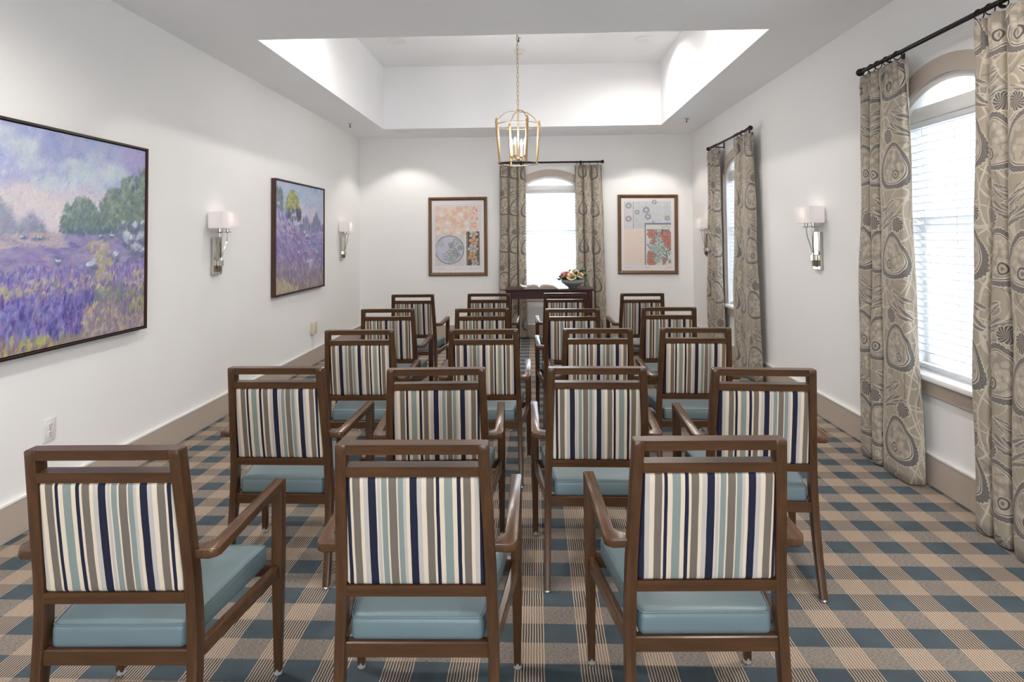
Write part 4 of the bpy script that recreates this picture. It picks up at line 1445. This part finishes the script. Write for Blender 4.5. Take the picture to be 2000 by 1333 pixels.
# ------------------------------------------------------------------ wall sconces
def sconce(label, x, y, side):
    """side +1: on the left wall facing +X; local y is out of the wall after rotation"""
    t = thing('wall_sconce', label, 'wall lamp', (x, y, 1.27), PI / 2 if side > 0 else -PI / 2, 'wall sconces')
    # local: -y points into the room
    b = bmesh.new()
    w, z0, z1 = 0.062, -0.142, 0.148
    box(b, -w, -0.026, -0.022, 0, z0, z1, 0.002, 1); box(b, 0.026, w, -0.022, 0, z0, z1, 0.002, 1)
    box(b, -0.026, 0.026, -0.022, 0, -0.06, z1, 0.002, 1); box(b, -0.026, 0.026, -0.022, 0, z0, z0 + 0.02, 0.002, 1)
    obj('backplate', b, NICKEL, t)
    b = boxo(-0.020, 0.020, -0.058, -0.020, -0.075, -0.030, 0.003, 1); obj('clamp', b, NICKEL, t)
    b = boxo(-0.014, 0.014, -0.050, -0.026, -0.118, -0.074, 0.002, 1); obj('stem', b, BRONZE, t)
    for s in (-1, 1):
        b = bmesh.new()
        tube(b, smooth_line([(s * 0.008, -0.044, -0.045), (s * 0.012, -0.048, 0.0), (s * 0.030, -0.058, 0.06), (s * 0.052, -0.066, 0.12), (s * 0.060, -0.068, 0.185)], 5), 0.0048, 8)
        obj('arm', b, NICKEL, t)
        b = bmesh.new(); lathe(b, [(0.006, 0.180), (0.030, 0.186), (0.031, 0.189), (0.014, 0.190), (0.014, 0.226), (0.010, 0.228)], 18, (s * 0.060, -0.068, 0)); obj('candle_cup', b, NICKEL, t)
        b = bmesh.new(); lathe(b, [(0.006, 0.226), (0.014, 0.245), (0.018, 0.265), (0.014, 0.29), (0.003, 0.31)], 12, (s * 0.060, -0.068, 0)); obj('bulb', b, BULB, t)
    b = bmesh.new()
    hx, y0, y1, zz0, zz1, th = 0.130, -0.124, -0.012, 0.218, 0.340, 0.003
    prism(b, [(-hx, y0), (hx, y0), (hx, y1), (-hx, y1)], 2, zz0, zz1)
    dele = [f for f in b.faces if abs(f.normal.z) > 0.9]
    bmesh.ops.delete(b, geom=dele, context='FACES')
    bmesh.ops.solidify(b, geom=b.faces[:], thickness=th)
    obj('lamp_shade', b, SHADE, t)
    b = bmesh.new()
    for k in (-1, 1): tube(b, [(k * 0.06, -0.068, 0.232), (k * 0.128, -0.068, 0.232)], 0.0015, 5)
    obj('shade_spider', b, NICKEL, t)
    lp = bpy.data.lights.new('sconce_glow', 'POINT')
    lp.energy, lp.color, lp.shadow_soft_size = 0.25, (1.0, 0.88, 0.74), 0.03
    lo = bpy.data.objects.new('sconce_glow', lp); COL.objects.link(lo)
    lo.parent = t; lo.location = (0, -0.068, 0.30)


sconce('chrome sconce with white box shade on the left wall, between the two paintings', XL, 4.685, 1)
sconce('chrome sconce with white box shade on the left wall, beyond the smaller painting', XL, 7.80, 1)
sconce('chrome sconce with white box shade on the right wall, between the two windows', XR, 4.835, -1)
sconce('chrome sconce with white box shade on the right wall, half hidden behind the far curtain', XR, 7.86, -1)


# ------------------------------------------------------------------ hanging lantern
def lantern(x, y):
    t = thing('pendant_lantern', 'open gold lantern with four candle bulbs hanging on a chain from the ceiling tray', 'chandelier', (x, y, 0))
    rot0 = math.radians(24)
    zt, zb = 2.535, 2.120
    rtop, rbot = 0.228, 0.198
    b = bmesh.new(); lathe(b, [(0.012, TZ - 0.035), (0.055, TZ - 0.025), (0.062, TZ - 0.006), (0.062, TZ - 0.001)], 24); obj('canopy', b, GOLD, t)
    # chain links
    z = TZ - 0.035
    zend = zt + 0.125
    n = int((z - zend) / 0.046)
    st = (z - zend) / n
    L0 = None
    for i in range(n):
        if L0 is None:
            b = bmesh.new()
            pts = [(0.009 * math.cos(2 * PI * k / 14), 0, 0.028 * math.sin(2 * PI * k / 14)) for k in range(14)]
            tube(b, pts, 0.0026, 6, closed=True)
            L0 = o = obj('chain_link', b, GOLD, t)
        else:
            o = L0.copy(); COL.objects.link(o)
        o.location = (0, 0, z - st * (i + 0.5)); o.rotation_euler = (0, 0, (PI / 2) * (i % 2) + 0.4)
    b = bmesh.new(); lathe(b, [(0.004, zend + 0.01), (0.012, zend), (0.014, zend - 0.02), (0.008, zend - 0.03), (0.006, zend - 0.03)], 14); obj('top_finial', b, GOLD, t)
    b = bmesh.new(); tube(b, [(0, 0, zend - 0.02), (0, 0, zb + 0.045)], 0.0065, 8); obj('centre_rod', b, GOLD, t)
    for k in range(4):
        a = rot0 + PI / 2 * k
        ca, sa = math.cos(a), math.sin(a)
        b = bmesh.new()
        rings = []
        for q in (0, 0.25, 0.5, 0.75, 1):
            r = rbot + (rtop - rbot) * q; zz = zb + (zt - zb) * q; w = 0.008 + 0.0045 * q
            rings.append([(r * ca + (px * ca - py * sa), r * sa + (px * sa + py * ca), zz) for px, py in rrect(w * 2, w * 2, 0.003, 1)])
        loft(b, rings); p = obj('post', b, GOLD, t)
        b = bmesh.new(); lathe(b, [(0.006, zt), (0.014, zt + 0.004), (0.011, zt + 0.012), (0.013, zt + 0.020), (0.004, zt + 0.032)], 10, (rtop * ca, rtop * sa, 0)); obj('post_finial', b, GOLD, p)
        # arched strap from the centre out to the post
        pts = [(r * ca, r * sa, zz) for r, zz in ((0.006, zend - 0.025), (0.05, zend - 0.018), (0.11, zend - 0.030), (0.17, zend - 0.068), (0.21, zt + 0.012), (rtop, zt - 0.004))]
        b = bmesh.new(); tube(b, smooth_line(pts, 5), 0.0042, 6); obj('strap', b, BRONZE, t)
        # candle
        rc = 0.075
        a2 = a + 0.75
        cx, cy = rc * math.cos(a2), rc * math.sin(a2)
        b = bmesh.new()
        tube(b, smooth_line([(0, 0, zb + 0.055), (cx * 0.5, cy * 0.5, zb + 0.045), (cx, cy, zb + 0.058), (cx, cy, zb + 0.075)], 4), 0.0045, 8); obj('arm', b, GOLD, t)
        b = bmesh.new(); lathe(b, [(0.004, zb + 0.068), (0.017, zb + 0.072), (0.018, zb + 0.084), (0.012, zb + 0.086)], 14, (cx, cy, 0)); obj('candle_pan', b, GOLD, t)
        b = bmesh.new(); lathe(b, [(0.0105, zb + 0.084), (0.0105, zb + 0.178), (0.006, zb + 0.180)], 14, (cx, cy, 0)); cs = obj('candle_sleeve', b, IVORYG, t)
        b = bmesh.new(); lathe(b, [(0.006, zb + 0.178), (0.013, zb + 0.196), (0.015, zb + 0.212), (0.010, zb + 0.236), (0.002, zb + 0.256)], 14, (cx, cy, 0)); obj('bulb', b, BULB, cs)
        l = bpy.data.lights.new('candle_light', 'POINT')
        l.energy, l.color, l.shadow_soft_size = 3.8, (1.0, 0.96, 0.92), 0.03
        lo = bpy.data.objects.new('candle_light', l); COL.objects.link(lo)
        lo.parent = t; lo.location = (cx, cy, zb + 0.285)
    for nm, r, zz in (('top_ring', rtop - 0.004, zt - 0.03), ('bottom_ring', rbot, zb + 0.004)):
        b = bmesh.new(); tube(b, [(r * math.cos(2 * PI * k / 48), r * math.sin(2 * PI * k / 48), zz) for k in range(48)], 0.0034, 6, closed=True); obj(nm, b, BRONZE, t)
    b = bmesh.new(); lathe(b, [(0.003, zb + 0.028), (0.012, zb + 0.036), (0.016, zb + 0.048), (0.012, zb + 0.062), (0.006, zb + 0.070)], 14); obj('hub', b, GOLD, t)


IVORYG = paint('gold_ivory_sleeve', srgb(226, 196, 150), 0.5)
lantern(-0.156, 6.06)


# ------------------------------------------------------------------ ceiling fittings
def downlight(x, y, z, lit, label, watts=0, cone=120):
    t = thing('recessed_light', label, 'ceiling light', (x, y, z))
    b = bmesh.new(); lathe(b, [(0.082, -0.001), (0.108, -0.001), (0.108, -0.004), (0.098, -0.009), (0.084, -0.007)], 32)
    obj('trim_ring', b, TRIMW, t)
    b = bmesh.new(); lathe(b, [(0.001, -0.0025), (0.083, -0.0025), (0.083, -0.0045), (0.001, -0.0055)], 28)
    obj('lens', b, LAMP_ON if lit else GRILLE, t)
    if watts:
        l = bpy.data.lights.new('downlight', 'SPOT')
        l.energy, l.color = watts, (1.0, 0.94, 0.88)
        l.spot_size, l.spot_blend, l.shadow_soft_size = math.radians(cone), (0.35 if cone < 130 else 0.7), 0.06
        o = bpy.data.objects.new('downlight', l); COL.objects.link(o)
        o.parent = t; o.location = (0, 0, -0.012)


W_TRAY, W_ROOM, W_END = 54.0, 72.0, 22.0
downlight(-1.54, 6.82, TZ, False, 'unlit round ceiling fitting in the ceiling tray, left of the lantern chain')
downlight(1.256, 6.93, TZ, True, 'lit recessed light in the ceiling tray, right of the lantern chain', W_TRAY, 168)
downlight(-1.35, 5.05, TZ, True, 'lit recessed light by the left side of the ceiling tray, above the frame edge', W_TRAY, 168)
downlight(1.05, 5.15, TZ, True, 'lit recessed light by the right side of the ceiling tray, above the frame edge', W_TRAY, 168)
downlight(-1.77, 8.11, ZC, False, 'dim round ceiling fitting by the end wall, above the blossom print', W_END, 110)
downlight(1.535, 8.06, ZC, False, 'dim round ceiling fitting by the end wall, above the poppy print', W_END, 110)
for x, y, lab in ((-1.35, 2.3, 'left'), (1.25, 2.3, 'right')):  # unseen lamps, put in to light the near chairs and walls
    downlight(x, y, ZC, True, 'unseen recessed fill light in the low ceiling over the nearest chairs, %s of the two' % lab, W_ROOM, 162)
for x, y, lab in ((-1.35, 0.2, 'left'), (1.25, 0.2, 'right')):  # second unseen pair, added as fill from behind the camera
    downlight(x, y, ZC, True, 'added recessed fill light in the low ceiling behind the viewer, %s of the two' % lab, W_ROOM, 162)


def sprinkler(x, y, z, label):
    t = thing('fire_sprinkler', label, 'sprinkler', (x, y, z))
    b = bmesh.new(); lathe(b, [(0.030, -0.001), (0.032, -0.004), (0.012, -0.007), (0.010, -0.009)], 18); obj('escutcheon', b, CHROME, t)
    b = bmesh.new(); lathe(b, [(0.006, -0.007), (0.006, -0.030), (0.010, -0.032), (0.003, -0.040)], 10); obj('head', b, BRONZE, t)
    b = bmesh.new(); lathe(b, [(0.003, -0.040), (0.016, -0.042), (0.016, -0.044), (0.002, -0.045)], 14); obj('deflector', b, BRONZE, t)


sprinkler(-2.267, 7.47, ZC, 'small fire sprinkler on the low ceiling near the left end corner')
sprinkler(1.855, 7.50, ZC, 'small fire sprinkler on the low ceiling near the right end corner')
sprinkler(-0.16, 6.80, TZ, 'small fire sprinkler in the ceiling tray beside the lantern chain')
t = thing('smoke_detector', 'white round smoke detector in the ceiling tray behind the lantern chain', 'smoke detector', (-0.159, 7.255, TZ))
b = bmesh.new(); lathe(b, [(0.068, -0.001), (0.070, -0.012), (0.066, -0.016)], 28); obj('base', b, PLASTIC, t)
b = bmesh.new(); lathe(b, [(0.060, -0.015), (0.058, -0.034), (0.046, -0.046), (0.002, -0.048)], 28); obj('cover', b, PLASTIC, t)

# ------------------------------------------------------------------ outlet and cable box on the left wall
t = thing('wall_outlet', 'white duplex wall outlet low on the left wall behind the nearest chair', 'outlet', (XL, 3.07, 0.440), PI / 2)
b = boxo(-0.037, 0.037, -0.006, 0.0, -0.058, 0.058, 0.003, 2); obj('cover_plate', b, PLASTIC, t)
for s in (-1, 1):
    b = bmesh.new(); prism(b, [(p[0], p[1] + s * 0.020) for p in rrect(0.032, 0.030, 0.010, 4)], 1, -0.0085, -0.005, 0.001, 1)
    r_ = obj('receptacle', b, PLASTIC, t)
    b = bmesh.new()
    box(b, -0.008, -0.0055, -0.0090, -0.0080, s * 0.020 - 0.002, s * 0.020 + 0.009); box(b, 0.0055, 0.008, -0.0090, -0.0080, s * 0.020 - 0.001, s * 0.020 + 0.008)
    lathe(b, [(0.003, -0.0090), (0.003, -0.0080)], 8, (0, 0, s * 0.020 - 0.008), 1)
    obj('slot', b, DARK, r_)
b = bmesh.new(); lathe(b, [(0.001, -0.0080), (0.003, -0.0078), (0.003, -0.005)], 8, (0, 0, 0), 1); obj('screw', b, CHROME, t)
t = thing('surface_box', 'ivory surface cable box with thin raceway down to the baseboard on the left wall', 'cable box', (XL, 6.755, 0.413), PI / 2)
b = boxo(-0.045, 0.045, -0.045, 0.0, -0.066, 0.066, 0.004, 2); obj('box_body', b, IVORY, t)
b = boxo(-0.011, 0.011, -0.016, 0.0, -0.230, -0.066, 0.002, 1); obj('raceway', b, PLASTIC, t)

# ------------------------------------------------------------------ table, book and flowers
TX, TY, TZT = 0.172, 8.02, 0.735
t = thing('console_table', 'dark mahogany console table under the end wall window', 'table', (TX, TY, 0))
hw, hd = 0.563, 0.265
b = boxo(-hw, hw, -hd, hd, TZT - 0.020, TZT, 0.005, 2); obj('table_top', b, MAHOG, t)
b = boxo(-hw + 0.06, hw - 0.06, -hd + 0.028, -hd + 0.046, TZT - 0.122, TZT - 0.020, 0.002, 1); obj('apron', b, MAHOG, t)
b = boxo(-hw + 0.06, hw - 0.06, hd - 0.046, hd - 0.028, TZT - 0.122, TZT - 0.020, 0.002, 1); obj('apron', b, MAHOG, t)
for s in (-1, 1):
    b = boxo(s * (hw - 0.035) - 0.009, s * (hw - 0.035) + 0.009, -hd + 0.06, hd - 0.06, TZT - 0.122, TZT - 0.020, 0.002, 1); obj('apron', b, MAHOG, t)
    for q in (-1, 1):
        b = bmesh.new()
        cx, cy = s * (hw - 0.048), q * (hd - 0.045)
        loft(b, [[(cx + px, cy + py, z) for px, py in rrect(w, w, 0.004, 2)] for z, w in ((0, 0.036), (0.3, 0.046), (TZT - 0.122, 0.054), (TZT - 0.020, 0.054))])
        obj('leg', b, MAHOG, t)

# open book: cover boards, two swelling page blocks
PAGE_SHADED = paint('shaded_book_pages', srgb(160, 142, 134), 0.8)  # page colour darkened to hold the shade of the backlit book
PAGEW = paint('white_page', srgb(236, 232, 228), 0.7)
COVER = paint('book_cover', srgb(48, 34, 34), 0.5)
t = thing('open_book', 'open book with a brown cover lying on the console table', 'book', (0.055, 7.86, TZT), 0.04)
b = boxo(-0.225, 0.225, -0.150, 0.150, 0.001, 0.007, 0.002, 1); obj('cover', b, COVER, t)
for s in (-1, 1):
    b = bmesh.new()
    prof = [(0.004, 0.012), (0.03, 0.038), (0.07, 0.048), (0.12, 0.044), (0.17, 0.032), (0.212, 0.014)]
    ptsx = smooth_line([(s * x, 0, z) for x, z in prof], 4)
    pl = [(p.x, p.z) for p in ptsx] + [(s * 0.214, 0.007), (s * 0.004, 0.007)]
    prism(b, pl, 1, -0.142, 0.142)
    obj('page_block', b, PAGE_SHADED, t)
b = bmesh.new()
crv = smooth_line([(-0.165, 0, 0.0345), (-0.20, 0, 0.036), (-0.228, 0, 0.044), (-0.245, 0, 0.058)], 4)
loft(b, [[(p.x, -0.138, p.z), (p.x, 0.138, p.z), (p.x, 0.138, p.z - 0.0012), (p.x, -0.138, p.z - 0.0012)] for p in crv])
obj('lifted_page', b, PAGEW, t)

# low grey bowl
BOWL = paint('grey_ceramic', srgb(146, 150, 147), 0.35, spec=0.5)
BXc, BYc = 0.475, 7.90
t = thing('flower_bowl', 'low grey ceramic bowl of flowers on the right end of the console table', 'bowl', (BXc, BYc, TZT))
b = bmesh.new(); lathe(b, [(0.05, 0.0), (0.055, 0.004), (0.060, 0.016), (0.088, 0.040), (0.125, 0.062), (0.142, 0.074), (0.148, 0.092), (0.146, 0.112), (0.140, 0.112), (0.140, 0.094), (0.118, 0.068), (0.05, 0.030), (0.002, 0.026)], 40)
obj('bowl_body', b, BOWL, t)
b = bmesh.new(); lathe(b, [(0.001, 0.090), (0.135, 0.090), (0.137, 0.096), (0.001, 0.100)], 24); obj('floral_foam', b, paint('moss', srgb(70, 84, 52), 0.9), t)


def rose(label, x, y, z, r, col, deep, tilt, seed):
    rnd = random.Random(seed)
    m = paint('petal_' + label.split()[0] + str(seed), col, 0.6)
    md = paint('petal_heart_' + str(seed), deep, 0.6)
    t = thing('rose', label, 'flower', (BXc + x, BYc + y, TZT + z), 0, 'roses in the grey bowl')
    t.rotation_euler = (tilt[0], tilt[1], 0)
    n_p = 0
    for layer, (rr, hh, n, open_) in enumerate(((0.30, 0.85, 3, 0.05), (0.55, 0.85, 5, 0.18), (0.80, 0.72, 6, 0.42), (1.0, 0.5, 7, 0.75))):
        for k in range(n):
            a = 2 * PI * (k + 0.5 * (layer % 2)) / n + rnd.uniform(-0.15, 0.15)
            b = bmesh.new()
            rows = []
            for i in range(5):
                v = i / 4
                row = []
                for j in range(5):
                    w = -1 + j / 2
                    half = (1.25 * PI / n) * math.sin(PI * (0.18 + 0.62 * v))
                    aa = a + w * half
                    rad = r * rr * (0.25 + 0.75 * math.sin(v * PI / 2)) + r * open_ * 0.35 * v ** 3
                    h = r * (hh * 1.15 * v - 0.35 * open_ * v ** 4) - r * 0.12 * v * w * w
                    row.append((rad * math.cos(aa), rad * math.sin(aa), h))
                rows.append(row)
            back = [[(p[0] * 0.97, p[1] * 0.97, p[2] + r * 0.02) for p in row] for row in rows]
            loft(b, rows, closed_ring=False); loft(b, back, closed_ring=False)
            obj('petal', b, md if layer == 0 else m, t, 180)
    b = bmesh.new(); tube(b, [(0, 0, 0.004), (0, 0, -0.05)], 0.003, 6); lathe(b, [(0.002, -r * 0.15), (r * 0.25, -r * 0.02), (r * 0.3, r * 0.06), (0.002, r * 0.05)], 10)
    obj('stem', b, LEAFM[0], t)


LEAFM = [paint('leaf_green_%d' % i, c, 0.5) for i, c in enumerate((srgb(98, 122, 84), srgb(116, 138, 100), srgb(80, 102, 80), srgb(144, 158, 128), srgb(84, 60, 62)))]
rose('pale peach rose, the largest, at the front of the grey bowl', -0.020, -0.115, 0.150, 0.052, srgb(248, 222, 184), srgb(244, 202, 150), (0.75, -0.1), 1)
rose('pale peach rose at the front right of the grey bowl', 0.085, -0.100, 0.168, 0.040, srgb(248, 222, 186), srgb(242, 200, 150), (0.7, 0.25), 2)
rose('coral pink rose above the largest peach rose in the grey bowl', -0.078, -0.060, 0.178, 0.042, srgb(236, 168, 148), srgb(220, 136, 120), (0.55, -0.35), 3)
rose('deep pink rose at the left of the grey bowl', -0.128, -0.040, 0.164, 0.032, srgb(214, 138, 140), srgb(188, 104, 112), (0.5, -0.7), 4)
rose('creamy white rose at the top of the grey bowl', 0.030, -0.010, 0.205, 0.042, srgb(236, 226, 200), srgb(222, 206, 160), (0.4, 0.0), 5)


def sprig(label, az, el, L, seed, mi, n=9, lw=0.022):
    rnd = random.Random(seed)
    t = thing('foliage_sprig', label, 'foliage', (BXc + 0.05 * math.cos(az), BYc + 0.05 * math.sin(az), TZT + 0.096), 0, 'green sprigs in the grey bowl')
    d = Vector((math.cos(az) * math.cos(el), math.sin(az) * math.cos(el), math.sin(el)))
    pts = [d * L * q + Vector((0, 0, -0.25 * L * q * q * math.cos(el))) for q in (0, 0.25, 0.5, 0.75, 1.0)]
    P = smooth_line(pts, 4)
    b = bmesh.new(); tube(b, P, 0.0028, 5); obj('stem', b, LEAFM[2], t)
    for i in range(n):
        q = 0.22 + 0.78 * i / (n - 1)
        p = P[min(len(P) - 1, int(q * (len(P) - 1)))]
        a = rnd.uniform(0, 2 * PI)
        ld = (d * 0.6 + Vector((math.cos(a), math.sin(a), rnd.uniform(-0.1, 0.9))) * 0.9).normalized()
        sd = ld.cross(Vector((rnd.uniform(-0.4, 0.4), rnd.uniform(-0.4, 0.4), 1))).normalized()
        nn = sd.cross(ld)
        ll = rnd.uniform(0.050, 0.080)
        b = bmesh.new()
        rings = []
        for v in (0.0, 0.2, 0.45, 0.7, 0.9, 1.0):
            wv = max(0.0008, lw * rnd.uniform(0.9, 1.1) * math.sin(PI * min(0.97, 0.06 + v * 0.92)) * 0.5)
            c = p + ld * ll * v + nn * (0.010 * math.sin(v * PI))
            rings.append([c - sd * wv, c + nn * 0.0018 - sd * 0.0, c + sd * wv, c - nn * 0.0012])
        loft(b, rings)
        obj('leaf', b, LEAFM[mi if rnd.random() < 0.75 else (mi + 1) % 4], t, 60)


SP = [('dark burgundy sprig drooping left over the bowl rim', PI - 0.15, 0.25, 0.14, 4, 0.018), ('green sprig at the left rim of the bowl, under the pink rose', PI + 0.35, 0.45, 0.13, 0, 0.026),
      ('broad leaved sprig at the front left rim of the bowl', PI + 0.9, 0.55, 0.15, 1, 0.028), ('broad leaved sprig at the bowl front below the largest rose', -PI / 2, 0.45, 0.13, 1, 0.026),
      ('dark green sprig at the front right rim of the bowl', -0.75, 0.6, 0.14, 2, 0.024), ('green sprig reaching right over the bowl rim', -0.25, 0.65, 0.17, 0, 0.024),
      ('pale tipped sprig reaching far right of the bowl', 0.1, 0.75, 0.20, 3, 0.020), ('upright green sprig at the right of the bowl', -0.1, 1.0, 0.17, 2, 0.028),
      ('tall green sprig rising behind the white rose', 1.3, 1.2, 0.15, 0, 0.026), ('tall slender sprig rising left of the white rose', 2.0, 1.1, 0.14, 1, 0.024), ('dark green sprig rising behind the coral rose', 2.6, 0.9, 0.14, 2, 0.026),
      ('dark leafy sprig between the two peach roses', -1.2, 0.9, 0.13, 2, 0.024)]
for i, (lab, az, el, L, mi, lw) in enumerate(SP): sprig(lab, az, el, L, 20 + i, mi, 13, lw * 1.35)
